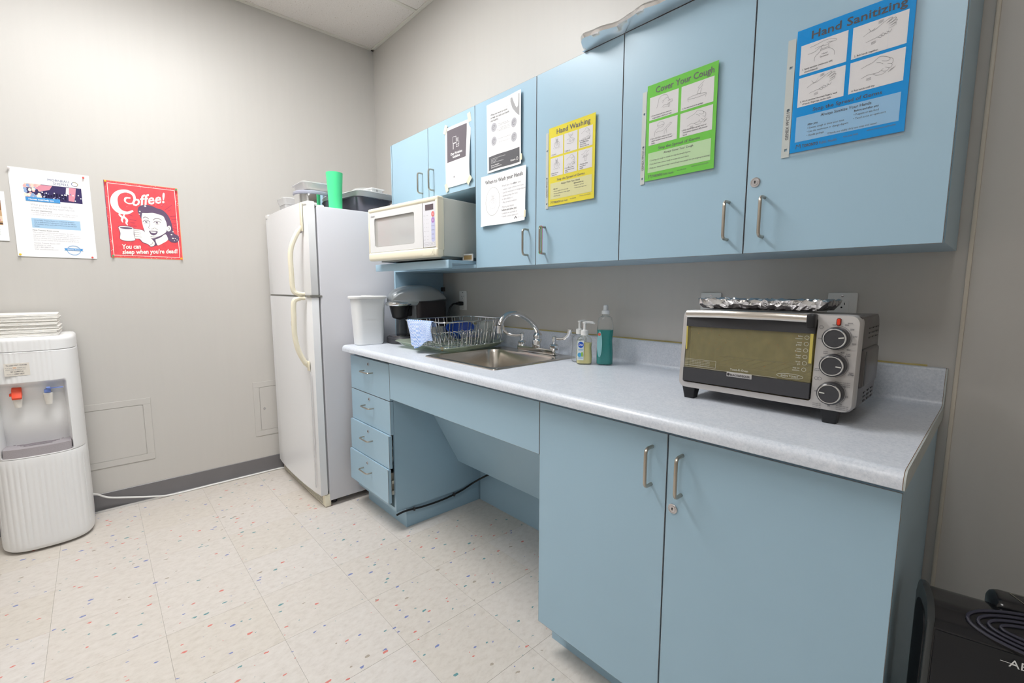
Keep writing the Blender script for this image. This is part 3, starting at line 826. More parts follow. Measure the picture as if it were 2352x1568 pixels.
b = B().box(px0 + .004, px1 - .004, -.199, -.1955, Z0 + .006, Z0 + .036, .0015, 2).lathe([(.009, -.1988), (.008, -.2003), (.001, -.2003)], (px1 - .02, 0, Z0 + .021), 18, 'y')
obj('open_button', b, CREAM, m, world=False)
for x in (-.2, .2):
    for y in (-.05, .15): obj('foot', B().lathe([(.011, .0003), (.011, Z0 + .005)], (x, y, 0), 12), CHAR, m, world=False)
obj('base_plate', B().box(-hw + .05, hw - .03, -.15, .19, Z0 - .005, Z0 + .005), mat('underside_metal', rgb(150, 155, 155), .4, .6), m, 0, world=False)
# small card stand on the shelf behind the cabinet door edge
t = thing('photo_frame', 'small white framed card on the shelf beside the microwave', 'frame', (1.575, -.345, UZB + .033), .25)
b = B()
for q in ((-.03, .03, 0, .006), (-.03, .03, .026, .032), (-.03, -.024, .006, .026), (.024, .03, .006, .026)): b.box(q[0], q[1], -.004, .004, q[2], q[3], .001, 1)
obj('frame', b, WHITE, t, world=False)
obj('card', B().box(-.024, .024, -.001, .003, .006, .026), mat('tan_card', rgb(190, 160, 110), .6), t, 0, world=False)

# ------------------------------------------------------------------ water cooler (front = +x)
CX, CY = .02, -1.878
HWY, DX, XS = .160, .305, .15
def plan(n_side=10, n_front=150):
    pts = []
    # start back right corner (+y), along side to front arc, to back left
    for k in range(n_side): pts.append((XS * k / n_side, HWY, None))
    for k in range(n_front + 1):
        a = PI / 2 - PI * k / n_front
        e = .72
        c, s_ = math.cos(a), math.sin(a)
        x = XS + (DX - XS) * (abs(c) ** e); y = HWY * (abs(s_) ** e) * (1 if s_ >= 0 else -1)
        pts.append((x, y, k / n_front))
    for k in range(n_side): pts.append((XS * (1 - (k + 1) / n_side), -HWY, None))
    return pts
PL = plan()
CWHITE = mat('cooler_white_plastic', rgb(240, 240, 240), .33)
def cooler_shell(zs, disp):
    rings = []
    for z, ins in zs:
        ring = []
        for (x, y, s_) in PL:
            d = disp(y, z) if s_ is not None and .03 < s_ < .97 else 0
            sx = 1 - ins / .16
            ring.append((CX + .002 + (x - .0) * (1 - ins / .3) - d, CY + y * sx, z))
        rings.append(ring)
    return rings
def sstep(a, b_, x):
    t_ = max(0, min(1, (x - a) / (b_ - a))); return t_ * t_ * (3 - 2 * t_)
def rib(y, half, pitch, amp):
    if abs(y) > half: return 0
    return amp * (1 - abs(math.cos(PI * y / pitch)))
t = thing('water_cooler', 'white freestanding water cooler with red and blue taps', 'water cooler', (.18, CY, 0))
low = [(.012, .008), (.02, .002), (.03, 0)] + [(.03 + (.445 - .03) * k / 12, 0) for k in range(1, 13)] + [(.452, .002), (.453, .03)]
def d_low(y, z): return rib(y, .146, .0195, .0035) * sstep(.035, .05, z) * sstep(.447, .438, z)
obj('lower_body', B().loft(cooler_shell(low, d_low)), CWHITE, t, 35)
upz = [(.4535, .03), (.454, .001)] + [(.454 + (.936 - .454) * k / 110, 0) for k in range(1, 111)] + [(.938, .002)]
def d_up(y, z):
    d = rib(y, .082, .0165, .0028) * sstep(.79, .80, z) * sstep(.937, .93, z)
    rec = sstep(.118, .104, abs(y)) * sstep(.458, .462, z) * sstep(.800, .784, z)
    return d + rec * (.062 + .03 * sstep(.62, .47, z) - .02 * sstep(.6, .8, z))
obj('upper_body', B().loft(cooler_shell(upz, d_up)), CWHITE, t, 50)
lidz = [(.9395, .003), (.941, 0)] + [(.941 + .045 * k / 6, 0) for k in range(1, 7)] + [(.994, .003), (.999, .009), (1.001, .02), (1.001, .06)]
obj('lid', B().loft(cooler_shell(lidz, lambda y, z: rib(y, .082, .0165, .0028) * sstep(.992, .985, z))), CWHITE, t, 50)
GRAY = mat('grey_speckled_plastic', rgb(170, 164, 168), .5, var=.06, vscale=300)
arcp = [(x, y) for (x, y, s_) in PL if s_ is not None and abs(y) < .112]
poly = [(CX + x - .001, CY + y) for x, y in arcp] + [(CX + .165, CY + arcp[-1][1]), (CX + .165, CY + arcp[0][1])]
tr = obj('drip_tray', B().prism(poly, .4545, .498, 'z', .002, 2), GRAY, t, 35)
b = B()
for k in range(5):
    x = CX + .185 + k * .018; hy = .095 - k * .012
    b.box(x, x + .008, CY - hy, CY + hy, .4982, .4995, .0004, 1)
obj('drip_slots', b, mat('tray_slot_dark', rgb(132, 124, 130), .6), tr, 0)
TAPW = mat('tap_white', rgb(236, 232, 224), .35); TAPR = mat('tap_red', rgb(238, 84, 52), .3); TAPB = mat('tap_blue', rgb(128, 152, 222), .3)
for sgn, nm in ((-1, 'red'), (1, 'blue')):
    ty = CY - .046 if sgn < 0 else CY + .052
    x0 = CX + DX - .068
    b = B().lathe([(.010, x0 - .014), (.010, x0 + .026)], (0, ty, .715), 14, 'x').lathe([(.0115, .685), (.015, .715), (.0165, .732), (.0165, .737), (.012, .739)], (x0 + .034, ty, 0), 18)
    tp = obj('tap', b, TAPW, t, label=('hot' if sgn < 0 else 'cold') + ' water tap')
    if sgn < 0:
        lv = B().prism([(x0 + .018, .737), (x0 + .056, .724), (x0 + .060, .732), (x0 + .040, .768), (x0 + .024, .776), (x0 + .018, .770)], ty - .016, ty + .016, 'y', .003, 2)
        lv.box(x0 + .02, x0 + .04, ty - .024, ty - .014, .738, .75, .002)
        obj('lever', lv, TAPR, tp, label='red lever')
    else:
        lv = B().box(x0 + .022, x0 + .046, ty - .012, ty + .010, .7395, .756, .003, 2).prism([(x0 + .024, .754), (x0 + .028, .760), (x0 + .075, .772), (x0 + .077, .768), (x0 + .04, .752)], ty - .002, ty + .012, 'y', .001, 1)
        lv.box(x0 + .024, x0 + .044, ty + .008, ty + .052, .757, .7605, .0012, 1)
        obj('lever', lv, TAPB, tp, label='blue lever')
# sticker on the ribs
b = B().box(CX + DX + .0010, CX + DX + .0022, CY - .072, CY + .006, .834, .890)
stk = obj('instruction_label', b, mat('yellowed_label', rgb(232, 226, 216), .5), t, 0, label='small white printed instruction label')
pr = Print(); OR = mat('orange_ink', rgb(232, 160, 80), .6)
pr.text('To USE HOT WATER', .039, .045, .0070, INK_D, 'c', bold=.012); pr.text('Push the', .004, .034, .0058, INK_M); pr.text('RED', .027, .034, .0062, OR, bold=.02); pr.text('button and', .041, .034, .0058, INK_M)
pr.text('release safety by pushing down', .004, .0265, .0050, INK_M); pr.text('BE CAREFUL!', .039, .0165, .0070, INK_D, 'c', bold=.012); pr.text('Water is', .006, .006, .0058, INK_M); pr.text('VERY HOT', .029, .006, .0066, INK_D, bold=.02)
pr.build('label_print', lambda u, v, d: (CX + DX + .0024 + d - .18, CY - .072 + u - CY, .834 + v), stk)
# folded paper towels piled on the cooler
TOWEL = mat('folded_towel_paper', rgb(242, 239, 233), .85, var=.02, vscale=60, bump=.2, bscale=300)
base = None
for k in range(18):
    if base is None:
        b = B().box(-.115, .115, -.118, .118, 0, .0052, .0022, 2)
        o = obj('paper_towel', b, TOWEL); base = o
    else:
        o = base.copy(); C.objects.link(o)
    o.location = (.165 + random.uniform(-.004, .004), -1.885 + random.uniform(-.005, .005), 1.0015 + k * .0057)
    o.rotation_euler = (0, 0, random.uniform(-.02, .02))
    tag(o, 'topmost folded white paper towel on the water cooler' if k == 17 else 'folded white paper towel in the stack on the water cooler', 'paper towel', 'stack of folded paper towels')
# its power cord along the skirting
pts = bez([(.10, -1.735, .15), (.055, -1.70, .118), (.034, -1.66, .082), (.030, -1.58, .055), (.026, -1.48, .026), (.024, -1.38, .006), (.024, -1.2, .006), (.024, -.95, .006), (.024, -.80, .006), (.06, -.70, .006)], 60)
obj('power_cord', B().tube(pts, .0048, 8), WHITE, t, label='white power cord along the grey baseboard')
pts = [(.017, -1.76 + i * .04, .0055 + .0008 * math.sin(i * 1.7)) for i in range(25)]
mesh_thing('toe_reflection', B().box(.0165, .022, -1.80, -.70, .0005, .012, .001), mat('toe_reflection_bright', rgb(226, 226, 226), .2, .6), 'thin bright strip standing for the reflection along the grey baseboard toe', 'strip')  # bright strip put in for the reflection on the baseboard toe

# ------------------------------------------------------------------ things on the counter
ZT = .9157
# tall lidded bin beside the fridge
t = thing('storage_canister', 'tall frosted white plastic canister with lid beside the fridge', 'canister', (.895, -.52, ZT))
b = B(); cxx, cyy = .897, -.525
b.loft([[(p[0], p[1], ZT + h) for p in rrect(cxx - a, cxx + a, cyy - c, cyy + c, .03, 6)] for a, c, h in ((.040, .074, 0), (.043, .077, .004), (.049, .088, .235), (.051, .090, .25), (.049, .088, .25), (.041, .075, .006))])
obj('body', b, mat('frosted_canister', rgb(236, 238, 239), .35), t)
b = B().loft([[(p[0], p[1], ZT + h) for p in rrect(cxx - a, cxx + a, cyy - c, cyy + c, .034, 6)] for a, c, h in ((.050, .089, .2505), (.055, .1, .252), (.056, .101, .262), (.052, .096, .266))])
b.box(cxx - .02, cxx + .02, cyy - .03, cyy + .03, ZT + .2655, ZT + .269, .002)
obj('lid', b, WHITE, t)

# pod coffee maker (front = -y)
t = thing('coffee_maker', 'black and silver single-cup coffee maker beside the dish rack', 'coffee maker', (.959, -.27, ZT))
x0, x1 = .866, 1.052; xm = .959
SILV = mat('silver_plastic', rgb(176, 182, 186), .3, .55)
b = B().loft([[(p[0], p[1], ZT + h) for p in rrect(x0 + a, x1 - a, -.43 + a, -.29, .07, 8)] for a, h in ((.004, 0), (0, .004), (0, .03), (.006, .038), (.016, .040))])
obj('base', b, CHAR, t)
b = B().lathe([(.062, ZT + .0405), (.062, ZT + .044), (.055, ZT + .0455), (.002, ZT + .0455)], (xm, -.362, 0), 28)
obj('drip_plate', b, mat('dark_chrome', rgb(150, 146, 150), .15, 1.0), t)
BRN = mat('brown_black_plastic', rgb(52, 47, 50), .32)
b = B().loft([[(p[0], p[1], ZT + h) for p in rrect(x0 + a, x1 - a2, -.30, -.105, .022, 5)] for a, a2, h in ((.05, .0, 0), (.05, .0, .235))])
obj('body', b, BRN, t)
b = B().loft([[(p[0], p[1], ZT + h) for p in rrect(x0 - .002, x0 + .045, -.345, -.15, .012, 4)] for h in (.041, .215)])
obj('water_reservoir', b, film('grey_clear_plastic', (.72, .75, .78), .10, .3, dcol=(.35, .37, .4)), t)
obj('column_face', B().box(x0 + .06, x1 - .02, -.304, -.2995, ZT + .046, ZT + .21, .002), mat('grey_column', rgb(112, 114, 116), .3), t)
# silver cover: arched profile, front snout to the back
prof = []
secs = [(-.425, .222, .262, .030), (-.415, .218, .280, .038), (-.39, .216, .297, .050), (-.35, .215, .312, .072), (-.30, .208, .322, .088), (-.25, .214, .326, .092), (-.20, .222, .320, .092), (-.15, .230, .300, .090), (-.115, .236, .272, .084), (-.102, .240, .255, .078)]
rings = []
for (y, zl, zh, hwid) in secs:
    ring = []
    for p in rrect(-hwid, hwid, zl, zh, min(.028, (zh - zl) * .45), 5): ring.append((xm + p[0], y, ZT + p[1]))
    rings.append(ring)
obj('top_cover', B().loft(rings), SILV, t, 40, label='arched silver top cover')
b = B().lathe([(.058, ZT + .222), (.055, ZT + .20), (.042, ZT + .146), (.036, ZT + .140), (.002, ZT + .130)][::-1], (xm, -.365, 0), 28)
b.box(xm - .03, xm + .03, -.345, -.298, ZT + .152, ZT + .215, .006)
obj('brew_head', b, BLACK, t)
pts = [(xm + .066, -.30, ZT + .235), (xm + .062, -.35, ZT + .222), (xm + .050, -.40, ZT + .220), (xm + .02, -.435, ZT + .222), (xm - .02, -.435, ZT + .222), (xm - .050, -.40, ZT + .220), (xm - .062, -.35, ZT + .222), (xm - .066, -.30, ZT + .235)]
obj('lift_handle', B().tube(bez(pts, 42), .011, 10, sy=.6), CHROME, t, label='chrome lift handle')
b = B().box(xm + .064, xm + .083, -.272, -.245, ZT + .300, ZT + .306, .001, rot=Matrix.Rotation(.35, 3, 'Y'))
for i in range(4): b.box(xm + .066, xm + .074, -.232 + i * .016, -.226 + i * .016, ZT + .302, ZT + .307, rot=Matrix.Rotation(.35, 3, 'Y'))
obj('control_buttons', b, BLACK, t)
obj('fill_tab', B().box(xm + .055, xm + .075, -.125, -.105, ZT + .29, ZT + .315, .003), BLACK, t)
pr = Print(); pr.text('KG', 0, 0, .016, INK_D, 'c')
pr.build('logo', lambda u, v, d: (u + xm - .959, -.426 - d + .27, ZT + .236 + v - ZT), t)
# outlets
def outlet(x, z, label, receptacles=True, tilt=0):
    t = thing('wall_outlet', label, 'outlet', (x, -.0005, z - .057), group='white wall outlets above the counter')
    obj('plate', B().box(x - .0365, x + .0365, -.006, -.0002, z - .0575, z + .0575, .0028, 2), WHITE, t)
    fc = obj('face', B().box(x - .0172, x + .0172, -.0085, -.005, z - .034, z + .034, .001), WHITE, t)
    b = B()
    for s in (-1, 1):
        zz = z + s * .019
        b.box(x - .0075, x - .0055, -.0088, -.0083, zz + .001, zz + .0095); b.box(x + .0055, x + .0075, -.0088, -.0083, zz + .002, zz + .009)
        b.box(x - .0105, x - .0055, -.0088, -.0083, zz + .0045, zz + .006)
        b.lathe([(.0024, -.0083), (.0024, -.0088)], (x, 0, zz - .005), 10, 'y')
    obj('slots', b, DARK, fc, 0)
    b = B()
    for s in (-1, 1): b.lathe([(.0032, -.0058), (.0032, -.0066), (.002, -.007)], (x, 0, z + s * .0475), 12, 'y')
    obj('screw', b, LOCKM, t)
    return t
outlet(1.071, 1.152, 'white wall outlet with a black plug behind the coffee maker')
outlet(2.560, 1.150, 'white wall outlet half hidden by the foil tray on the oven')
outlet(2.950, 1.153, 'white wall outlet right of the foil tray above the oven')
t = thing('power_plug', 'black plug and cord of the coffee maker in the outlet', 'cord', (1.071, -.02, 1.10))
obj('plug', B().box(1.058, 1.084, -.036, -.009, 1.122, 1.146, .005, 2).box(1.06, 1.08, -.052, -.034, 1.126, 1.142, .004, 2), BLACK, t)
pts = bez([(1.07, -.05, 1.134), (1.065, -.075, 1.130), (1.058, -.095, 1.10), (1.055, -.10, 1.05), (1.062, -.09, .98), (1.066, -.075, .93), (1.05, -.065, .9215), (1.0, -.06, .9212)], 40)
obj('cord', B().tube(pts, .0052, 8), BLACK, t)

# drain board, dish rack and the things in it
GREENC = film('green_tint_plastic', (.86, .92, .84), .07, .38, dcol=(.72, .80, .68))
t = thing('drain_board', 'translucent pale green drain board under the dish rack', 'drain board', (1.322, -.280, ZT + .0075), math.radians(3))
hx, hy = .222, .190
rings = []
for a, c, z, rad in ((hx - .03, hy - .03, .000, .03), (hx - .012, hy - .012, .010, .04), (hx, hy, .022, .045), (hx + .012, hy + .012, .026, .05), (hx + .012, hy + .012, .029, .05), (hx - .002, hy - .002, .025, .045), (hx - .016, hy - .016, .013, .04), (hx - .034, hy - .034, .0035, .03)):
    rings.append([Vector((p[0], p[1], z - (.006 if z > .02 and p[0] > .1 and p[1] < 0 else 0))) for p in rrect(-a, a, -c, c, rad, 8)])
obj('tray', B().loft(rings), GREENC, t, world=False)
for k in range(8): obj('ridge', B().box(-hx + .05, hx - .05, -.13 + k * .037 - .004, -.13 + k * .037 + .004, .003, .008, .002), GREENC, t, world=False)
RC, RZ = (1.372, -.268), math.radians(4)
t = thing('dish_rack', 'chrome wire dish rack on the green drain board', 'dish rack', (RC[0], RC[1], ZT + .022), RZ)
tx, ty, zb_, zt_ = .168, .215, .006, .128
bx_, by_ = .145, .190
b = B().tube([(p[0], p[1], zt_) for p in rrect(-tx, tx, -ty, ty, .045, 5)], .0033, 8, closed=True)
obj('rim', b, CHROME, t, world=False)
b = B(); r = .0019
for k in range(5):
    for dxx in (-.009, .009):
        x = -.108 + k * .054 + dxx
        for s in (-1, 1): b.tube(smooth_path([(x * 1.1, s * ty, zt_), (x, s * by_, zb_), (x, s * (by_ - .02), zb_)], .012, 3), r, 6)
for k in range(7):
    for dxx in (-.009, .009):
        y = -.162 + k * .054 + dxx
        for s in (-1, 1): b.tube(smooth_path([(s * tx, y * 1.05, zt_), (s * bx_, y, zb_), (s * (bx_ - .02), y, zb_)], .012, 3), r, 6)
obj('side_wires', b, CHROME, t, world=False)
b = B()
for k in range(13): b.tube([(-bx_ + .004, -.18 + k * .03, zb_ - .001), (bx_ - .004, -.18 + k * .03, zb_ - .001)], r, 6)
for k in range(4): b.tube([(-.1 + k * .066, -by_ + .004, zb_ - .004), (-.1 + k * .066, by_ - .004, zb_ - .004)], r, 6)
b.tube([(p[0], p[1], zb_) for p in rrect(-bx_, bx_, -by_, by_, .03, 4)], .0024, 6, closed=True)
obj('base_grid', b, CHROME, t, world=False)
b = B()
for k in range(9):
    y = -.165 + k * .03
    b.tube(smooth_path([(-.035, y - .012, zb_), (-.035, y, zb_ + .052), (.0, y, zb_ + .060), (.035, y + .004, zb_ + .052), (.05, y + .018, zb_)], .012, 4), r, 6)
obj('plate_dividers', b, CHROME, t, world=False)
b = B()
for k in range(4):
    y0_ = -.07 + k * .06
    b.tube([(.122, y0_, zb_)] + [(.122, y0_ + .012 * math.sin(a), zb_ + .066 - .012 * math.cos(a)) for a in [i * PI / 6 for i in range(1, 12)]], r, 6)
obj('cutlery_hooks', b, CHROME, t, world=False)
RUST = mat('rusty_foot', rgb(150, 118, 60), .7, var=.3, vscale=60)
for sx in (-1, 1):
    for sy in (-1, 1):
        b = B().tube(smooth_path([(sx * .12 - .006, sy * by_, zb_ + .004), (sx * .12 - .006, sy * by_, -.004), (sx * .12 + .006, sy * by_, -.004), (sx * .12 + .006, sy * by_, zb_ + .004)], .005, 3), .003, 6)
        obj('foot', b, RUST, t, world=False, label='rust stained wire foot')
def rk(x, y, z):     # rack frame -> world
    c, s = math.cos(RZ), math.sin(RZ)
    return (RC[0] + x * c - y * s, RC[1] + x * s + y * c, ZT + .022 + z)
t = thing('blue_bowl', 'dark blue plastic bowl tilted in the dish rack', 'bowl', rk(-.075, .085, .050), RZ)
b = B().lathe([(.028, -.03), (.05, -.02), (.068, .006), (.074, .022), (.077, .022), (.077, .026), (.070, .026), (.062, .006), (.045, -.015), (.02, -.024)], (0, 0, 0), 30)
o = obj('shell', b, mat('blue_plastic', rgb(42, 82, 176), .3), t, world=False); o.rotation_euler = (.25, .30, 0); o.location = (0, 0, .006)
def cup(name, label, p, r0, r1, h, m, n=24):
    b = B().lathe([(r0, 0), (r1, h), (r1 * 1.05, h + .001), (r1 * 1.05, h + .004), (r1 * .96, h + .003), (r0 * .93, .004)], (0, 0, 0), n)
    return mesh_thing(name, b, m, label, 'cup', loc=p)
cup('drinking_glass', 'clear glass upside down in the rear left of the rack', rk(-.095, -.045, zb_ + .003), .036, .032, .075, GLASSY)
cup('plastic_cup', 'translucent white plastic tub at the far end of the rack', rk(.075, .135, zb_ + .003), .031, .044, .098, film('translucent_tub', (.93, .95, .94), .05, .42, dcol=(.74, .78, .76)))
t = thing('glass_jar', 'clear square tub with blue tint in the middle of the rack', 'jar', rk(.072, .035, zb_ + .003), RZ)
b = B().loft([[(p[0], p[1], h) for p in rrect(-a, a, -c, c, .014, 4)] for a, c, h in ((.036, .036, 0), (.040, .042, .05), (.044, .046, .055), (.037, .039, .055), (.033, .033, .003))])
obj('jar_body', b, CLEAR, t, world=False)
obj('jar_lid', B().box(-.034, .034, -.034, .034, .032, .038, .002), film('blue_clear', (.55, .65, .9), .08, .2, dcol=(.2, .3, .7)), t, world=False)

# dishcloth over the front rim of the rack
CLOTH, nt, bs = nodes_of('blue_wave_cloth')
tc = N(nt, 'ShaderNodeUVMap'); mp = N(nt, 'ShaderNodeMapping'); nt.links.new(tc.outputs[0], mp.inputs['Vector'])
sepx = N(nt, 'ShaderNodeSeparateXYZ'); nt.links.new(mp.outputs[0], sepx.inputs[0])
a1 = N(nt, 'ShaderNodeMath', operation='MULTIPLY'); a1.inputs[1].default_value = 95.0; nt.links.new(sepx.outputs[0], a1.inputs[0])
s1 = N(nt, 'ShaderNodeMath', operation='SINE'); nt.links.new(a1.outputs[0], s1.inputs[0])
a2 = N(nt, 'ShaderNodeMath', operation='MULTIPLY'); a2.inputs[1].default_value = 0.011; nt.links.new(s1.outputs[0], a2.inputs[0])
a3 = N(nt, 'ShaderNodeMath', operation='ADD'); nt.links.new(sepx.outputs[1], a3.inputs[0]); nt.links.new(a2.outputs[0], a3.inputs[1])
a4 = N(nt, 'ShaderNodeMath', operation='MULTIPLY'); a4.inputs[1].default_value = 155.0; nt.links.new(a3.outputs[0], a4.inputs[0])
s2 = N(nt, 'ShaderNodeMath', operation='SINE'); nt.links.new(a4.outputs[0], s2.inputs[0])
rp = ramp(nt, [(0.25, rgb(236, 242, 250)), (0.75, rgb(72, 134, 214))]); m01 = N(nt, 'ShaderNodeMath', operation='MULTIPLY_ADD'); m01.inputs[1].default_value = .5; m01.inputs[2].default_value = .5
nt.links.new(s2.outputs[0], m01.inputs[0]); nt.links.new(m01.outputs[0], rp.inputs['Fac']); nt.links.new(rp.outputs['Color'], bs.inputs['Base Color']); bs.inputs['Roughness'].default_value = .9
nu, nv = 30, 36
def cl(u, v):
    # u along the rim, v: 0 inner hem .. .3 over the rim .. 1 outer hem
    x = -.115 + .205 * u; L = (v - .20) * .150
    wav = .010 * math.sin(u * 11 + 1.0) * min(1, abs(L) * 14) + .006 * math.sin(u * 23 + v * 4) * min(1, abs(L) * 12)
    hem = 1 - .35 * max(0, (u - .55) / .45) + .12 * math.sin(u * 7)
    pinch = 1 - .14 * max(0, L) / .1 * (1 if u < .5 else .7)
    xx = x * pinch + .040 * max(0, L) / .1
    if L <= 0:
        y = -ty + .005 + (-L) * .45; z = zt_ + .004 + L * .9
    else:
        y = -ty - .006 - .016 * (1 - math.exp(-L * 30)) + wav - L * .10; z = zt_ + .004 - L * hem
    y -= 0 if L > 0.004 or L < -.004 else .002
    return (xx, y, z)
me = bpy.data.meshes.new('dishcloth'); vs = []; uvs = []
for i in range(nu + 1):
    for j in range(nv + 1): vs.append(cl(i / nu, j / nv)); uvs.append((i / nu * .8, j / nv))
fs = [(i * (nv + 1) + j, (i + 1) * (nv + 1) + j, (i + 1) * (nv + 1) + j + 1, i * (nv + 1) + j + 1) for i in range(nu) for j in range(nv)]
me.from_pydata(vs, [], fs); uvl = me.uv_layers.new(name='UVMap')
for lp in me.loops: uvl.data[lp.index].uv = uvs[lp.vertex_index]
me.polygons.foreach_set('use_smooth', [True] * len(me.polygons)); me.materials.append(CLOTH)
o = bpy.data.objects.new('dishcloth', me); C.objects.link(o); o.location = (RC[0], RC[1], ZT + .022); o.rotation_euler = (0, 0, RZ)
sm = o.modifiers.new('thickness', 'SOLIDIFY'); sm.thickness = .0015
tag(o, 'blue and white wavy striped dishcloth hung over the rack rim', 'dishcloth')

# soap bottles
def pump_bottle(name, label, p, rzb, liquid, level, lab):
    t = thing(name, label, 'soap bottle', (p[0], p[1], ZT), rzb, 'hand soap pump bottles')
    def sec(a, c, z, r_=.014): return [(q[0], q[1], z) for q in rrect(-a, a, -c, c, r_, 5)]
    b = B().loft([sec(.028, .018, 0), sec(.031, .021, .004), sec(.032, .021, .03), sec(.029, .019, .07), sec(.031, .020, .098), sec(.026, .018, .108), sec(.013, .0125, .116, .0124), sec(.0125, .0125, .124, .0124)])
    bo = obj('bottle', b, CLEAR, t, world=False)
    if level:
        b = B().loft([sec(.026, .016, .003), sec(.0295, .0195, .006), sec(.0305, .0195, .03), sec(.0275, .0175, .07), sec(.029, .018, level)])
        obj('liquid', b, liquid, bo, world=False)
    b = B().lathe([(.0155, .118), (.0155, .136), (.013, .139), (.007, .140), (.0055, .142), (.0055, .165), (.0085, .167), (.0085, .172), (.003, .174)], (0, 0, 0), 18)
    b.tube(bez([(0, 0, .170), (.018, 0, .1715), (.034, 0, .169), (.040, 0, .165)], 12), [.005] * 9 + [.0035] * 4, 8)
    obj('pump', b, WHITE, t, world=False)
    obj('label', B().box(-.0275, -.002, -.0222, -.0215, .018, .098, .0003), mat('soap_label_white', rgb(232, 240, 238), .4), bo, 0, world=False)
    pr = Print(); LB = mat('label_blue', rgb(30, 92, 200), .4); LG = mat('label_green', rgb(150, 200, 80), .4); LC = mat('label_cyan', rgb(90, 175, 225), .4)
    pr.ell(.0135, .063, .0115, .0125, LB, 1); pr.text('Dial', .0135, .0595, .0115, PAPER, 'c', bold=.02, shear=.15)
    for k, w_ in enumerate((.02, .018)): pr.rect(.004, .044 - k * .004, .004 + w_, .0455 - k * .004, LC, 1)
    pr.ell(.009, .022, .008, .009, LC, 1); pr.ell(.019, .024, .004, .010, LG, 2); pr.rect(.004, .008, .022, .010, LC, 1)
    pr.build('label_print', lambda u, v, d: (-.0275 + u, -.0224 - d, .018 + v), bo)
    return t
YEL = mat('yellow_liquid_soap', rgb(246, 238, 170), .15, trans=.08, ior=1.33)
pump_bottle('soap_bottle', 'pump bottle of pale yellow hand soap by the sink', (2.128, -.175), math.radians(38), YEL, .088, True)
pump_bottle('soap_bottle', 'nearly empty clear pump bottle behind the yellow soap', (2.074, -.140), math.radians(70), YEL, 0, False)
t = thing('dish_soap_bottle', 'tall bottle of teal dish soap behind the pump bottles', 'soap bottle', (2.195, -.128, ZT), math.radians(35))
def sec(a, c, z, r_=.018): return [(q[0], q[1], z) for q in rrect(-a, a, -c, c, min(r_, c * .99), 6)]
b = B().loft([sec(.030, .021, 0), sec(.033, .023, .004), sec(.033, .023, .05), sec(.030, .021, .10), sec(.033, .022, .145), sec(.030, .020, .175), sec(.026, .018, .192), sec(.014, .014, .198, .0139), (sec(.014, .014, .205, .0139))])
bo = obj('bottle', b, CLEAR, t, world=False)
TEAL = mat('teal_dish_soap', rgb(0, 168, 164), .1, trans=.3, ior=1.33)
b = B().loft([sec(.028, .019, .003), sec(.0315, .0215, .006), sec(.0315, .0215, .05), sec(.0285, .0195, .10), sec(.0315, .0205, .142)])
obj('liquid', b, TEAL, bo, world=False)
b = B().lathe([(.0155, .2055), (.0155, .217), (.014, .219), (.0095, .220), (.0095, .238), (.006, .241)], (0, 0, 0), 18)
obj('cap', b, mat('clear_white_cap', rgb(226, 230, 232), .3), t, world=False)
b = B().prism([(-.0325 + .012 + .010 * math.cos(a * PI / 10), .085 + .052 * math.sin(a * PI / 10)) for a in range(20)], -.0245, -.0238, 'y')
obj('label', b, mat('teal_label', rgb(150, 205, 208), .4), bo, world=False)
obj('label_spot', B().lathe([(.006, -.0245), (.006, -.0250)], (-.022, 0, .125), 14, 'y'), mat('label_red', rgb(226, 110, 90), .4), bo, world=False)

# ------------------------------------------------------------------ toaster oven
t = thing('toaster_oven', 'silver and black toaster oven with three round knobs on the counter', 'toaster oven', (2.865, -.31, ZT))
ox0, ox1, oz0, oz1 = 2.664, 3.072, .946, 1.164
oyf, oyb = -.425, -.185
OGREY = mat('oven_side_grey', rgb(96, 92, 92), .3, .4)
OSIL = mat('oven_silver', rgb(196, 193, 192), .32, .35)
def yfront(z):      # the face leans back towards the top
    u = (z - oz0) / (oz1 - oz0); return oyf + .016 * u * u
def shell_ring(x, e=0.0):
    pts = [(oyb + e, oz0 + .012), (oyb + e, oz1 - .035)] + arc2(oyb - .028 + e, oz1 - .035, .028 + e, 0, 90, 5)[1:] + [(p[0], oz1 - .002 + e) for p in [(-.36, 0)]] + arc2(yfront(oz1) + .026, oz1 - .016, .014 + e, 90, 170, 5)
    return pts
# shell: outer walls (top, sides, back, bottom)
b = B()
prof_out = [(oyb, oz0 + .004), (oyb, oz1 - .035)] + arc2(oyb - .028, oz1 - .032, .028, 0, 90, 6) + [(-.395, oz1 - .004), (-.395, oz0 + .004)]
b.prism(prof_out, ox1 - .016, ox1 - .004, 'x', .003, 2)
b.prism(prof_out, ox0 + .004, ox0 + .014, 'x', .003, 2)
prof_top = [(oyb, oz1 - .035)] + arc2(oyb - .028, oz1 - .032, .028, 0, 90, 6) + [(-.395, oz1 - .004), (-.395, oz1 - .008)] + arc2(oyb - .028, oz1 - .032, .023, 90, 0, 6)
b.prism(prof_top, ox0 + .014, ox1 - .016, 'x')
b.box(ox0 + .014, ox1 - .016, oyb - .004, oyb, oz0 + .004, oz1 - .03); b.box(ox0 + .014, ox1 - .016, -.395, oyb - .004, oz0 + .004, oz0 + .010)
b.box(2.985, 2.990, -.395, oyb - .004, oz0 + .010, oz1 - .010)
obj('housing', b, OGREY, t, 35)
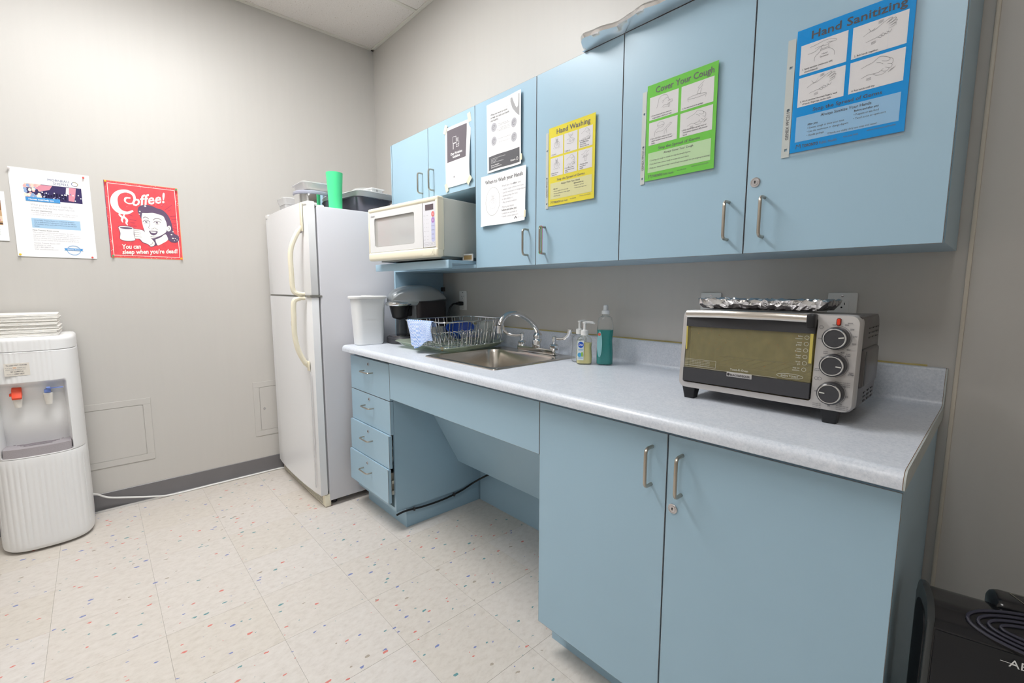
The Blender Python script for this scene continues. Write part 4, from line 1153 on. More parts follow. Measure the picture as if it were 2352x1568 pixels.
# cavity lining
INNER = mat('oven_cavity', rgb(186, 176, 140), .35, .3, var=.25, vscale=25)
b = B().box(ox0 + .016, 2.984, oyb - .007, oyb - .005, oz0 + .012, oz1 - .014).box(ox0 + .015, ox0 + .017, -.39, oyb - .007, oz0 + .012, oz1 - .014).box(2.982, 2.984, -.39, oyb - .007, oz0 + .012, oz1 - .014).box(ox0 + .016, 2.984, -.39, oyb - .007, oz1 - .012, oz1 - .0105).box(ox0 + .016, 2.984, -.39, oyb - .007, oz0 + .0105, oz0 + .012)
obj('cavity', b, INNER, t, 0)
# front frame with the door opening
dx0, dx1, dz0, dz1 = ox0 + .014, 2.990, oz0 + .016, oz1 - .010
b = B()
out = rrect(ox0, ox1 - .001, oz0, oz1 - .001, .018, 6); inn = rrect(dx0, dx1, dz0, dz1, .006, 6)
def P3(p, dy): return (p[0], yfront(p[1]) + dy, p[1])
b.loft([[P3(p, .030) for p in out], [P3(p, .006) for p in out], [P3((p[0] * .985 + .015 * (ox0 + ox1) / 2, p[1] * .985 + .015 * 1.05), 0) for p in out], [P3(p, 0) for p in inn], [P3(p, .022) for p in inn]], False, False)
obj('front_frame', b, OSIL, t, 45)
# door
b = B()
gz0, gz1 = dz0 + .042, dz1 - .036
obj('door_bottom_rail', B().prism([(yfront(dz0) - .001, dz0 + .003), (yfront(dz0) - .006, dz0 + .005), (yfront(gz0) - .006, gz0 - .001), (yfront(gz0) + .006, gz0), (yfront(dz0) + .008, dz0 + .003)], dx0 + .002, dx1 - .002, 'x', .001, 1), CHAR, t)
rail = obj('door_top_rail', B().prism([(yfront(gz1) - .006, gz1), (yfront(dz1) - .010, dz1 - .012), (yfront(dz1) - .004, dz1 - .001), (yfront(dz1) + .008, dz1 - .001), (yfront(gz1) + .006, gz1)], dx0 + .002, dx1 - .002, 'x', .001, 1), CHAR, t)
b = B().tube(bez([(dx0 + .004, yfront(dz1) - .010, dz1 - .002), (dx0 + .09, yfront(dz1) - .022, dz1 + .001), (dx0 + .16, yfront(dz1) - .026, dz1 + .001), (dx0 + .23, yfront(dz1) - .022, dz1 + .001), (dx1 - .016, yfront(dz1) - .014, dz1 - .001)], 24), .0105, 12, sy=.8)
hd = obj('door_handle', b, SS, t, label='brushed metal bar handle')
obj('handle_end', B().box(dx1 - .018, dx1 - .001, yfront(dz1) - .026, yfront(dz1) + .002, dz1 - .022, dz1 + .010, .004, 2), BLACK, hd)
GL = film('greasy_yellow_glass', (.86, .82, .62), .05, .20, dcol=(.62, .56, .30), rough=.1)
b = B().prism([(yfront(gz0) - .001, gz0), (yfront(gz1) - .001, gz1), (yfront(gz1) + .003, gz1), (yfront(gz0) + .003, gz0)], dx0 + .003, dx1 - .003, 'x')
gl = obj('glass', b, GL, t, 0, label='grease stained oven window')
YST = mat('yellow_silicone', rgb(196, 180, 90), .5)
obj('door_gasket', B().box(dx1 - .010, dx1 - .004, yfront(1.06) - .003, yfront(1.06) - .0012, gz0 + .045, gz1).box(dx0 + .004, dx0 + .008, yfront(1.06) - .003, yfront(1.06) - .0012, gz0 + .05, gz1), YST, gl)
WHP = mat('white_print', rgb(214, 214, 206), .5)
pr = Print()
pr.text('Toast-R-Oven', .150, .006, .0078, WHP, 'c', bold=.01)
for k, (a_, b__) in enumerate((('keep', 'warm'), ('bake', 'cuisson'), ('toast', 'griller'), ('pizza', 'frozen'), ('bagel', 'rôtie'), ('broil', 'gril'), ('stay on', 'continu'))):
    z_ = .118 - k * .0150
    pr.text(a_, .285, z_ + .002, .0050, WHP, 'r'); pr.text(b__, .285, z_ - .0035, .0050, WHP, 'r'); pr.arc(.294, z_ + .001, .0045, .0042, .0006, WHP, n=12)
pr.text('EVEN TOAST', .266, .0075, .0065, WHP, 'c'); pr.arc(.266, .0100, .028, .0055, .0007, WHP, n=24)
pr.line([(.004, .0015), (.24, .0015)], .0006, WHP); pr.line([(.004, .024), (.09, .024), (.09, .006), (.004, .006)], .0005, WHP, closed=True)
for k in range(4): pr.text('do not store items on top of the oven during use', .006, .0195 - k * .0043, .0034, WHP)
for k in range(60):
    pr.ell(random.uniform(.02, .30), random.uniform(.02, .128), random.uniform(.0004, .0014), random.uniform(.0004, .001), mat('grease_spot', rgb(170, 110, 50), .6), 1, 6)
def gf(u, v, d):
    z = gz0 + v; return (dx0 + u - 2.865, yfront(z) - .0014 - d + .31, z - ZT)
pr.build('glass_print', gf, gl)
bd = obj('badge', B().box(2.800, 2.862, yfront(dz0 + .03) - .0075, yfront(dz0 + .03) - .0055, gz0 - .010, gz0 + .002, .001), OSIL, t)
pr = Print(); pr.text('BLACK&DECKER', .034, .0028, .0078, INK, 'c', bold=.015, width=.048); pr.ell(.005, .006, .0035, .0035, INK, 2, 12)
pr.build('badge_print', lambda u, v, d: (2.800 + u - 2.865, yfront(dz0 + .03) - .0076 - d + .31, gz0 - .010 + v - ZT), bd)
# rack inside
b = B()
for k in range(11): b.tube([(ox0 + .04 + k * .028, -.385, 1.012), (ox0 + .04 + k * .028, -.20, 1.012)], .0013, 6)
b.tube([(ox0 + .02, -.386, 1.012), (2.98, -.386, 1.012)], .0018, 6); b.tube([(ox0 + .02, -.20, 1.012), (2.98, -.20, 1.012)], .0018, 6)
obj('wire_rack', b, STEEL, t)
obj('bake_pan', B().box(ox0 + .05, 2.97, -.38, -.205, .962, .968, .002), GUN, t)
# knobs and lamp
kx = 3.029
for n, (zk, ang) in enumerate(((1.1115, 10), (1.051, -5), (.988, 175))):
    y0 = yfront(zk)
    b = B().lathe([(.0255, y0 - .001), (.0255, y0 - .010), (.0245, y0 - .019), (.0215, y0 - .0215)], (kx, 0, zk), 36, 'y')
    k = obj('knob', b, CHAR, t, 25)
    b = B().lathe([(.0225, y0 - .0205), (.0215, y0 - .0228), (.0195, y0 - .0228), (.0190, y0 - .0215)], (kx, 0, zk), 36, 'y', cap0=False, cap1=False)
    obj('knob_ring', b, CHROME, k)
    b = B().lathe([(.0192, y0 - .0214), (.0188, y0 - .0221), (.0002, y0 - .0221)], (kx, 0, zk), 36, 'y')
    obj('knob_cap', b, CHAR, k)
    a = math.radians(ang); c, s = math.cos(a), math.sin(a)
    b = B().box(kx + .008, kx + .018, y0 - .0232, y0 - .0220, zk - .0012, zk + .0012, rot=Matrix.Rotation(-a, 3, 'Y'), about=(kx, y0, zk))
    obj('pointer', b, WHP, k, 0)
b = B().prism(rrect(kx - .0035, kx + .0055, 1.1385, 1.1560, .0040, 5), yfront(1.145) - .0025, yfront(1.145) + .004, 'y', .001, 1)
lp = obj('lamp_bezel', b, mat('bezel_brown', rgb(120, 60, 50), .4), t)
b = B().prism(rrect(kx - .002, kx + .004, 1.1400, 1.1545, .0028, 5), yfront(1.145) - .0035, yfront(1.145) - .002, 'y', .0008, 1)
obj('lamp', b, mat('red_lamp', rgb(232, 62, 34), .25), lp)
pr = Print()
def pt(s, x, z, al='c', sz=.0050, bold=.01): pr.text(s, x - 2.992, z - oz0, sz, INK_D, al, bold=bold)
for n, (s_, a) in enumerate((('200', 62), ('250', 38), ('300', 10), ('350', -18), ('400', -45), ('450', -66))):
    pt(s_, kx + .034 * math.cos(math.radians(a)), 1.1095 + .034 * math.sin(math.radians(a)))
pt('min', kx - .032, 1.107); pt('warm', kx + .022, 1.1445, sz=.0042); pt('toast', kx - .006, 1.1395, sz=.0042); pt('broil', kx + .024, 1.0765, sz=.0042); pt('griller', kx + .024, 1.0725, sz=.0042)
pt('toast', kx - .018, 1.0785, sz=.0042); pt('bagel', kx - .018, 1.0745, sz=.0042); pt('bake', kx - .022, 1.0690 - .004, sz=.0042)
pt('warm', kx - .031, 1.038, sz=.0042); pt('chaude', kx - .031, 1.034, sz=.0042); pt('toast', kx + .033, 1.036, sz=.0042); pt('grillage', kx + .033, 1.032, sz=.0042)
for n, (s_, a) in enumerate((('5', 35), ('10', -8), ('20', -50), ('30', -95), ('off', 180))): pt(s_, kx + .030 * math.cos(math.radians(a)), .986 + .030 * math.sin(math.radians(a)))
for k_ in range(3): pt('minutes toast timer', kx + .034, 1.013 - k_ * .004, 'r', .0032); pt('turn past ten', kx - .034, .958 - k_ * .004, 'l', .0032); pt('turn past then set', kx + .034, .960 - k_ * .004, 'r', .0032)
for (x, z) in ((kx - .031, 1.134), (kx - .031, 1.017), (kx - .024, 1.017)): pr.arc(x - 2.992, z - oz0, .0035, .0035, .0006, INK_D, n=12)
for zz in (1.1115, 1.051, .988): pr.arc(kx - 2.992, zz - oz0, .0278, .0278, .0005, INK_D, t0=-80, t1=80, n=16)
pr.build('panel_print', lambda u, v, d: (2.992 + u - 2.865, yfront(oz0 + v) - .0008 - d + .31, oz0 + v - ZT), t)
# feet, side vents, side grip
for fx in (ox0 + .03, ox1 - .045):
    for fy in (-.405, -.215):
        b = B().loft([[(p[0], p[1], z) for p in rrect(fx - a, fx + a, fy - a, fy + a, .004, 3)] for a, z in ((.0135, ZT), (.0185, ZT + .033))])
        obj('foot', b, BLACK, t)
b = B()
for r_ in range(3):
    for c_ in range(3): b.box(ox1 - .0042, ox1 - .0028, -.305 + c_ * .040, -.28 + c_ * .040, 1.128 - r_ * .011, 1.131 - r_ * .011); b.box(ox1 - .0042, ox1 - .0028, -.31 + c_ * .042, -.29 + c_ * .042, .975 - r_ * .010, .978 - r_ * .010)
obj('side_vents', b, BLACK, t, 0)
obj('side_bulge', B().box(ox1 - .012, ox1 + .003, -.375, -.205, .995, 1.085, .007, 3), OGREY, t)
obj('side_slot', B().box(ox1 + .0020, ox1 + .0036, -.362, -.346, 1.0, 1.08, .0007, 1), BLACK, t)
# foil covered tray on the oven
rnd = random.Random(3)
def crumple(x0, x1, y0, y1, z0, z1, nx, ny, amp, lip):
    b = bmesh.new(); rows = []
    def nz(i, j, s): rr_ = random.Random(i * 7919 + j * 104729 + s); return rr_.uniform(-1, 1)
    prof = [(0.035, z0), (0.012, z0 + .004), (.0, z0 + (z1 - z0) * .55), (-.004, z1), (.004, z1 + .002), (.014, z1 - .003), (.028, z0 + .010)]
    out = rrect(x0, x1, y0, y1, .02, 5)
    # resample perimeter
    per = []; m_ = len(out)
    for i in range(m_):
        a, c = Vector(out[i]), Vector(out[(i + 1) % m_]); k = max(1, int((c - a).length / .008))
        for q in range(k): per.append(a + (c - a) * q / k)
    cen = Vector(((x0 + x1) / 2, (y0 + y1) / 2)); rings = []
    for r_, (ins, z) in enumerate(prof):
        ring = []
        for i, p in enumerate(per):
            d = (cen - p); d.normalize(); q = p + d * ins
            ring.append((q.x + nz(i, r_, 1) * amp, q.y + nz(i, r_, 2) * amp, max(z0, z + nz(i, r_, 3) * amp * (.3 if r_ == 0 else 1.0))))
        rings.append(ring)
    return rings
b = B(); b.loft(crumple(2.685, 2.995, -.375, -.235, 1.1655, 1.192, 0, 0, .0025, 0))
mesh_thing('foil_tray', b, FOIL, 'crumpled aluminium foil tray lying on the toaster oven', 'foil tray', smooth=20)
# foil sheet pan on the wall cabinets, overhanging the doors
t = thing('foil_sheet_pan', 'foil wrapped sheet pan overhanging the top of the wall cabinets', 'sheet pan', (2.6, -.25, 2.02))
b = B()
def pan_edge(n=90):
    pts = []; q_ = random.Random(21); jy = jz = 0
    for k in range(n + 1):
        u = k / n; x = 2.228 + .80 * u
        jy = .0022 * math.sin(u * 31 + 1) + .0016 * math.sin(u * 67 + 2); jz = .002 * math.sin(u * 43)
        y = -.388 + jy - .010 * math.exp(-((u - .06) / .05) ** 2) + .014 * math.exp(-((u - .20) / .05) ** 2)
        z = 2.0265 + jz * .6 + .003 * math.sin(u * 9)
        pts.append((x, y, z))
    return pts
E_ = pan_edge()
rings = []; q2 = random.Random(8)
for k, (x, y, z) in enumerate(E_):
    yy = y + (.055, .034, .020, .010, .004)[k] if k < 5 else y
    j_ = lambda a: q2.uniform(-a, a) * .28
    rings.append([(x, -.02, 2.0235), (x, -.345, 2.0237), (x, yy + .022, max(2.0236, z - .002) + j_(.0008)), (x, yy + .002, z + .003 + j_(.001)), (x, yy - .003 + j_(.002), z + .010 + j_(.0015)), (x, yy + .003 + j_(.002), z + .018 + j_(.002)), (x, yy + .014 + j_(.002), z + .020 + j_(.002)), (x, yy + .032, z + .011 + j_(.002)), (x, -.25, 2.034), (x, -.02, 2.034)])
b.loft(rings)
obj('pan', b, FOIL_S, t, 40)

# ------------------------------------------------------------------ air purifier
AP = thing('air_purifier', 'black air purifier with oval grille on the floor past the cabinets', 'air purifier', (3.420, -.482, 0), math.radians(12))
GLB = mat('glossy_black', rgb(26, 27, 32), .18, coat=.3); MTB = mat('matte_black', rgb(24, 26, 31), .5, bump=.1, bscale=400)
pw, pdp, ph = .205, .060, .660
# side profile (y,z): rounded shoulders
prof = [(pdp, .02)] + arc2(pdp - .04, ph - .045, .04, 0, 90, 8) + arc2(-pdp + .040, ph - .042, .040, 90, 172, 10) + [(-pdp + .004, .30), (-pdp + .012, .02)]
obj('body', B().prism(prof, -pw + .009, pw - .009, 'x'), GLB, AP, 40, world=False)
for s in (-1, 1):
    e = [(p[0] * 1.06, p[1] * 1.012) for p in prof]
    a0, a1 = (-pw, -pw + .010) if s < 0 else (pw - .010, pw)
    sp = obj('side_rim', B().prism(e, a0, a1, 'x', .004, 3), mat('dark_grey_gloss', rgb(62, 66, 68), .22), AP, 40, world=False)
    b = B().prism([(p[0] * .80, p[1] * .93 + .02) for p in prof], a0 - .0015 if s < 0 else a1 - .002, a0 + .002 if s < 0 else a1 + .0015, 'x', .001, 1)
    obj('side_inset', b, MTB, sp, 40, world=False)
obj('front_panel', B().prism([(-pdp + .0035, .30), (-pdp - .001, .30), (-pdp - .002, .46), (-pdp - .001, .622), (-pdp + .008, .622)], -pw + .012, pw - .012, 'x').prism([(-pdp + .012, .03), (-pdp + .006, .03), (-pdp - .001, .30), (-pdp + .0035, .30)], -pw + .012, pw - .012, 'x'), MTB, AP, 40, world=False)
# oval outlet grille on the sloping shoulder
th = math.radians(40); gc = Vector((.005, -pdp + .020, ph - .012))
gu, gv = Vector((1, 0, 0)), Vector((0, math.sin(th), math.cos(th))) ; gv = Vector((0, math.cos(th), math.sin(th))); gn = gu.cross(gv) * -1
gn = Vector((0, -math.sin(th), math.cos(th)))
def gp(u, v, d): return gc + gu * u + gv * v + gn * d
b = B(); ring = [gp(.160 * math.cos(a * PI / 24), .040 * math.sin(a * PI / 24), .004) for a in range(48)]
b.loft([[gp(.160 * math.cos(a * PI / 24), .040 * math.sin(a * PI / 24), -.012) for a in range(48)], ring])
g = obj('grille_well', b, BLACK, AP, world=False)
SL = mat('slate_louvre', rgb(58, 58, 72), .3)
for k, f_ in enumerate((.96, .78, .60, .40)):
    b = B().tube([gp(.160 * (1 - (1 - f_) * .45) * math.cos(a * PI / 24), .040 * f_ * math.sin(a * PI / 24), .007) for a in range(48)], .0026, 8, closed=True)
    obj('louvre', b, SL, g, world=False)
b = B().box(gc.x - .015, gc.x + .11, gc.y - .004, gc.y + .004, gc.z + .004, gc.z + .012, .002)
b.tube([gp(.03, -.05, .007), gp(.035, .05, .007)], .002, 6); b.tube([gp(-.07, -.047, .007), gp(-.065, .047, .007)], .002, 6)
obj('louvre_bar', b, SL, g, world=False)
obj('control_hump', B().box(-.112, .11, .012, .070, ph - .04, ph + .010, .016, 4), GLB, AP, world=False)
pr = Print(); GT = mat('warning_print', rgb(150, 150, 130), .5)
pr.line([(.0, .03), (.012, .0), (.10, .0), (.11, .03)], .0012, GT, closed=True)
for k in range(4): pr.text('CAUTION do not block the air outlet', .055, .022 - k * .006, .0048, GT, 'c', width=.078 - k * .006)
pr.build('warning_label', lambda u, v, d: (-.082 + u, .026 + v * .9, ph + .0105 + d), AP)
pr = Print(); LW = mat('logo_white', rgb(230, 232, 232), .4)
pr.text('AERUS', .010, 0, .019, LW); pr.line([(.0, .006), (.018, .006)], .0009, LW)
pr.build('logo', lambda u, v, d: (-.112 + u, -pdp - .0022 - d, .600 + v), AP)
obj('foot', B().box(-pw + .03, pw - .03, -pdp + .02, pdp - .01, .0005, .021, .004), BLACK, AP, world=False)

# ------------------------------------------------------------------ small things
t = thing('drain_cable', 'black cable clipped along the blue panel in the knee space', 'cable', (1.3, -.3, .08))
pts = bez([(1.299, -.600, .093), (1.2995, -.55, .098), (1.2995, -.45, .088), (1.2995, -.36, .085), (1.2995, -.28, .088), (1.3, -.19, .100), (1.31, -.12, .125), (1.36, -.075, .165), (1.42, -.07, .20), (1.47, -.075, .245)], 60)
obj('cable', B().tube(pts, .0052, 8), BLACK, t)
for y, z in ((-.50, .094), (-.25, .092)):
    obj('clip', B().box(1.2935, 1.307, y - .005, y + .005, z - .010, z + .008, .002), CHAR, t)
def band(m, label, dx):
    b = B().tube([(p[0] + 2.052 + dx, UY - .031 + p[1] * 0 + .0, 1.406 + p[1]) for p in rrect(-.0065, .0065, -.052, .052, .006, 4)], .0013, 6, closed=True)
    mesh_thing('hair_tie', b, m, label, 'band', 'elastic bands on the cabinet handle')
band(mat('green_elastic', rgb(60, 200, 70), .5), 'green elastic band looped on the cabinet handle under the yellow notice', .004)
band(mat('pink_elastic', rgb(190, 70, 130), .5), 'thin pink elastic band looped on the cabinet handle under the yellow notice', .0075)

# ------------------------------------------------------------------ notices
def paper_ink(n, r, g, b): return mat('print_' + n, rgb(r, g, b), .6, spec=.15)
SKY = paper_ink('sky_blue', 0, 164, 244); SKYL = paper_ink('pale_blue', 168, 212, 246)
GRN = paper_ink('green', 134, 226, 96); GRNL = paper_ink('pale_green', 212, 242, 198)
YLW = paper_ink('yellow', 252, 238, 84); YLWL = paper_ink('pale_yellow', 240, 238, 186)
BOXP = paper_ink('panel_white', 246, 245, 247)

def sheet(name, label, p0, w, h, face, warp=None, m=None, nu=26, nv=28, cat='notice', th=.0004, kind='poster'):
    """p0 = world point of the lower left corner; face 'y' hangs on the doors, 'x' on the left wall. Returns object and mapping"""
    warp = warp or (lambda u, v: 0)
    def fn(u, v, d):
        k = warp(u / w, v / h) + d
        return (u, -k - .0006, v) if face == 'y' else (k + .0006, u, v)
    b = B(); bm = b.bm
    F = [[bm.verts.new(fn(w * i / nu, h * j / nv, 0)) for j in range(nv + 1)] for i in range(nu + 1)]
    K = [[bm.verts.new(fn(w * i / nu, h * j / nv, -th)) for j in range(nv + 1)] for i in range(nu + 1)]
    for i in range(nu):
        for j in range(nv):
            bm.faces.new((F[i][j], F[i + 1][j], F[i + 1][j + 1], F[i][j + 1])); bm.faces.new((K[i][j], K[i][j + 1], K[i + 1][j + 1], K[i + 1][j]))
    for i in range(nu):
        for j in (0, nv): bm.faces.new((F[i][j], F[i + 1][j], K[i + 1][j], K[i][j]) if j else (F[i + 1][j], F[i][j], K[i][j], K[i + 1][j]))
    for j in range(nv):
        for i in (0, nu): bm.faces.new((F[i][j], F[i][j + 1], K[i][j + 1], K[i][j]))
    o = obj(name, b, m or PAPER); o.location = p0
    tag(o, label, cat)
    return o, fn

# little line drawings, in a unit box
def draw(pr, kind, u, v, w, h, m, lw=.0005):
    def L(pts, closed=False): pr.line([(u + p[0] * w, v + p[1] * h) for p in pts], lw, m, 3, closed)
    def cv(pts, n=18):
        q = bez([(p[0], p[1], 0) for p in pts], n); L([(p.x, p.y) for p in q])
    if kind == 'hand':       # two hands rubbing
        cv([(.02, .62), (.2, .72), (.4, .80), (.55, .98), (.7, .95), (.86, .82), (.9, .7), (.8, .66), (.66, .74)])
        cv([(.86, .82), (.98, .7), (1, .55), (.95, .45), (.84, .52)]); cv([(.95, .47), (.98, .35), (.9, .27), (.78, .36)]); cv([(.9, .28), (.86, .18), (.76, .16), (.66, .26)])
        cv([(.05, .1), (.25, .2), (.42, .18), (.6, .2), (.72, .32)]); cv([(.42, .18), (.52, .06), (.7, .04), (.8, .12)]); cv([(.5, .72), (.62, .66), (.7, .55)])
        for k in range(3): L([(.88 + k * .05, .06 + k * .03), (.98 + k * .05, .22 + k * .03)])
        for k in range(3): L([(.22, .02 - k * .05), (.36, .03 - k * .05)])
    elif kind == 'palms':
        cv([(.0, .45), (.2, .6), (.35, .62), (.55, .8), (.8, .98), (.86, .94), (.7, .76)]); cv([(.72, .78), (.92, .92), (.97, .86), (.78, .68)]); cv([(.8, .7), (.98, .8), (1, .72), (.82, .58)]); cv([(.84, .6), (.97, .64), (.96, .56), (.8, .46)])
        cv([(.1, .1), (.3, .16), (.5, .22), (.62, .34)]); 
        for k in range(4): cv([(.45 + k * .09, .2 + k * .05), (.55 + k * .09, .12 + k * .05), (.6 + k * .09, .24 + k * .05)])
        for k in range(3): L([(.45, .98 - k * .05), (.6, 1.02 - k * .05)]); L([(.28, .02 - k * .05), (.42, .04 - k * .05)])
        L([(.16, .78), (.24, .6), (.36, .7)])
    elif kind == 'tap':      # hands under a tap
        L([(.38, 1), (.38, .8), (.62, .8), (.62, 1)]); L([(.36, .86), (.64, .86)])
        for k in range(4): cv([(.42 + k * .05, .8), (.40 + k * .06, .65), (.36 + k * .09, .52)])
        cv([(.15, .5), (.2, .3), (.35, .12), (.55, .08), (.75, .18), (.85, .4), (.78, .58), (.62, .66), (.4, .62), (.25, .56), (.15, .5)], 30)
        cv([(.3, .5), (.45, .4), (.5, .25)]); cv([(.45, .55), (.58, .45), (.62, .28)]); cv([(.58, .58), (.7, .45), (.7, .32)])
        for a in range(5): L([(.08 + a * .2, .06 - (a % 2) * .06), (.11 + a * .19, .14 - (a % 2) * .06)])
    elif kind == 'soap':
        L([(.25, 1), (.25, .86), (.75, .86), (.75, 1)]); L([(.3, .86), (.34, .74), (.66, .74), (.7, .86)]); L([(.5, .74), (.5, .6)])
        cv([(.05, .5), (.25, .52), (.4, .6), (.7, .52), (.95, .44), (.9, .36), (.7, .38)]); cv([(.92, .38), (.88, .26), (.66, .28)]); cv([(.9, .28), (.8, .16), (.5, .1), (.3, .14), (.02, .2)]); cv([(.4, .45), (.5, .38), (.55, .28), (.42, .26), (.36, .36), (.4, .45)])
    elif kind == 'towel':
        cv([(.05, .7), (.3, .72), (.5, .9), (.7, .95)]); cv([(.95, .9), (.75, .85), (.6, .7), (.7, .55), (.95, .6)]); L([(.5, .6), (.45, .1), (.62, .08), (.66, .55)]); cv([(.2, .4), (.4, .5), (.6, .45), (.8, .52)]); cv([(.25, .6), (.35, .5), (.3, .4)]); cv([(.4, .62), (.5, .5), (.46, .4)])
    elif kind == 'pump':     # sanitiser bottle
        cv([(.02, .86), (.25, .9), (.5, .98), (.8, .95), (.95, .82), (.85, .78), (.6, .84)]); cv([(.2, .7), (.4, .74), (.6, .7), (.8, .8)]); L([(.42, .7), (.42, .56), (.68, .58), (.68, .72)])
        cv([(.2, .0), (.22, .24), (.36, .42), (.42, .5)]); cv([(.9, .02), (.88, .26), (.76, .44), (.68, .52)]); L([(.4, .56), (.4, .5), (.7, .52), (.7, .58)]); cv([(-.05, .5), (.15, .52), (.3, .62), (.5, .78)])
        pr.text('Hand', u + .55 * w, v + .24 * h, h * .13, m, 'c', layer=3); pr.text('Sanitizer', u + .55 * w, v + .10 * h, h * .13, m, 'c', layer=3)
    elif kind == 'face':     # coughing into a tissue
        cv([(.1, .2), (.18, .55), (.22, .85), (.42, 1), (.65, .95), (.74, .78), (.7, .7), (.6, .72), (.5, .62)]); cv([(.74, .78), (.78, .62), (.84, .54), (.78, .5)]); cv([(.4, .56), (.46, .62), (.5, .54), (.42, .46)])
        L([(.74, .48), (.98, .52), (1, .38), (.76, .3)]); cv([(.4, .12), (.55, .28), (.72, .22), (.84, .3)]); cv([(.5, .1), (.66, .12), (.8, .05)]); L([(.74, .3), (.8, .02)]); L([(.86, .3), (.86, .02)])
    elif kind == 'bin':
        cv([(.85, 1), (.7, .85), (.6, .75), (.55, .66), (.62, .6), (.72, .68), (.78, .8)]); L([(.6, .62), (.5, .3), (.66, .25), (.72, .56)])
        q = [(.5 + .48 * math.cos(a * PI / 12), .14 + .10 * math.sin(a * PI / 12)) for a in range(25)]; L(q); L([(.02, .12), (.06, -.08)]); L([(.98, .12), (.94, -.08)])
    elif kind == 'sleeve':
        q = [(.38 + .2 * math.cos(a * PI / 10), .78 + .2 * math.sin(a * PI / 10)) for a in range(21)]; L(q); cv([(.2, .76), (.3, .7), (.45, .74), (.56, .72)])
        cv([(.02, .0), (.04, .3), (.12, .48), (.25, .55)]); cv([(.1, .28), (.3, .32), (.5, .3), (.7, .5), (.92, .72), (1, .66), (.9, .56), (.7, .34), (.6, .2)]); L([(.6, .2), (.6, 0)]); L([(.72, .3), (.74, .05)])

def public_notice(name, label, p0, w, h, main, pale, title, titleh, boxes, sub, lines, edge_left, ink, titlew):
    o, fn = sheet(name, label, p0, w, h, 'y', lambda u, v: .0012 + .004 * u, main)
    pr = Print()
    pr.text(title, w * .54, h * (1 - titleh), h * .088, ink, 'c', bold=.014, width=w * titlew)
    for (u0, v0, u1, v1, kind, cap) in boxes:
        U0, U1, V0, V1 = u0 * w, u1 * w, h * (1 - v1), h * (1 - v0)
        pr.rect(U0, V0, U1, V1, BOXP, 1, 3)
        bw, bh = U1 - U0, V1 - V0
        s = min(bw * .62, bh * .85)
        draw(pr, kind, U0 + bw * .5 - s * .5, V0 + bh * .34, s, bh * .60, INK_M)
        for k, c in enumerate(cap): pr.text(c, U0 + bw * .06 + (bw * .05 if k else 0), V0 + bh * (.05 + .10 * (len(cap) - 1 - k)), h * .0185, INK_D, 'l', bold=.01, layer=3, sx=.9, maxw=bw * .86)
    pr.text('Stop the Spread of Germs', w * .50, h * .312, h * .040, ink, 'c', bold=.008, width=w * .60)
    pr.rect(w * .045, h * .083, w * .95, h * .292, pale, 1, 4)
    pr.text(sub, w * .50, h * .255, h * .030, ink, 'c', bold=.006, layer=3)
    for (u_, v_, s_, bold) in lines: pr.text(s_, w * u_, h * v_, h * .0215, INK_D if bold else INK_M, 'l', bold=.012 if bold else 0, layer=3, sx=.86, maxw=w * (.94 - u_))
    pr.text('TORONTO', w * .12, h * .030, h * .034, ink, 'l', bold=.03, width=w * .155); pr.text('Public Health', w * .285, h * .030, h * .032, INK_M, 'l', maxw=w * .16)
    pr.line([(w * .06, h * .028), (w * .065, h * .06), (w * .085, h * .045), (w * .10, h * .06), (w * .105, h * .028)], .0012, ink)
    pr.text('416-338-7600', w * .50, h * .042, h * .018, INK_M, 'l', layer=3); pr.text('www.toronto.ca/health', w * .70, h * .055, h * .019, INK_M, 'l', layer=3, maxw=w * .25)
    pr.build('printing', fn, o)
    # clear sheet protector with punched binding strip
    b = B(); nu, nv = 6, 8; mx = .004
    rows = [[fn(-mx * .3 + (w + mx) * i / nu, -.006 + (h + .008) * j / nv, .0016) for j in range(nv + 1)] for i in range(nu + 1)]
    vs = [[b.bm.verts.new(p) for p in r] for r in rows]
    for i in range(nu):
        for j in range(nv): b.bm.faces.new((vs[i][j], vs[i + 1][j], vs[i + 1][j + 1], vs[i][j + 1]))
    sv = obj('sheet_protector', b, SLEEVE, o, world=False)
    b = B()
    e = edge_left; z0, z1 = -.008, h * .95
    hs = [.035 * h, .37 * h, .72 * h]; prev = z0
    ST = mat('binding_strip', rgb(196, 202, 200), .35)
    for hz in hs + [None]:
        top = (hz - .003) if hz is not None else z1
        b.box(-e, -.0015, -.0022, -.0014, prev, top)
        if hz is not None:
            b.box(-e, -e / 2 - .003, -.0022, -.0014, top, top + .006); b.box(-e / 2 + .003, -.0015, -.0022, -.0014, top, top + .006); prev = top + .006
    obj('binding_strip', b, ST, o, 0, world=False, label='milky punched binding strip')
    b = B().box(-.003, w, -.0070, -.0060, -.0085, -.003)
    obj('welded_edge', b, CLEAR, o, 0, world=False)
    pr = Print(); pr.text('GEMEX PPC2119', 0, 0, .010, INK_D, 'l', rot=PI / 2)
    pr.build('strip_print', lambda u, v, d: (-e * .30 + u, -.0023 - d, h * .12 + v), o)
    return o
W8, H11 = .2175, .2815
four = lambda a, b_, c, d: [(.045, .130, .475, .367, *a), (.515, .130, .955, .367, *b_), (.045, .392, .475, .629, *c), (.515, .392, .955, .629, *d)]
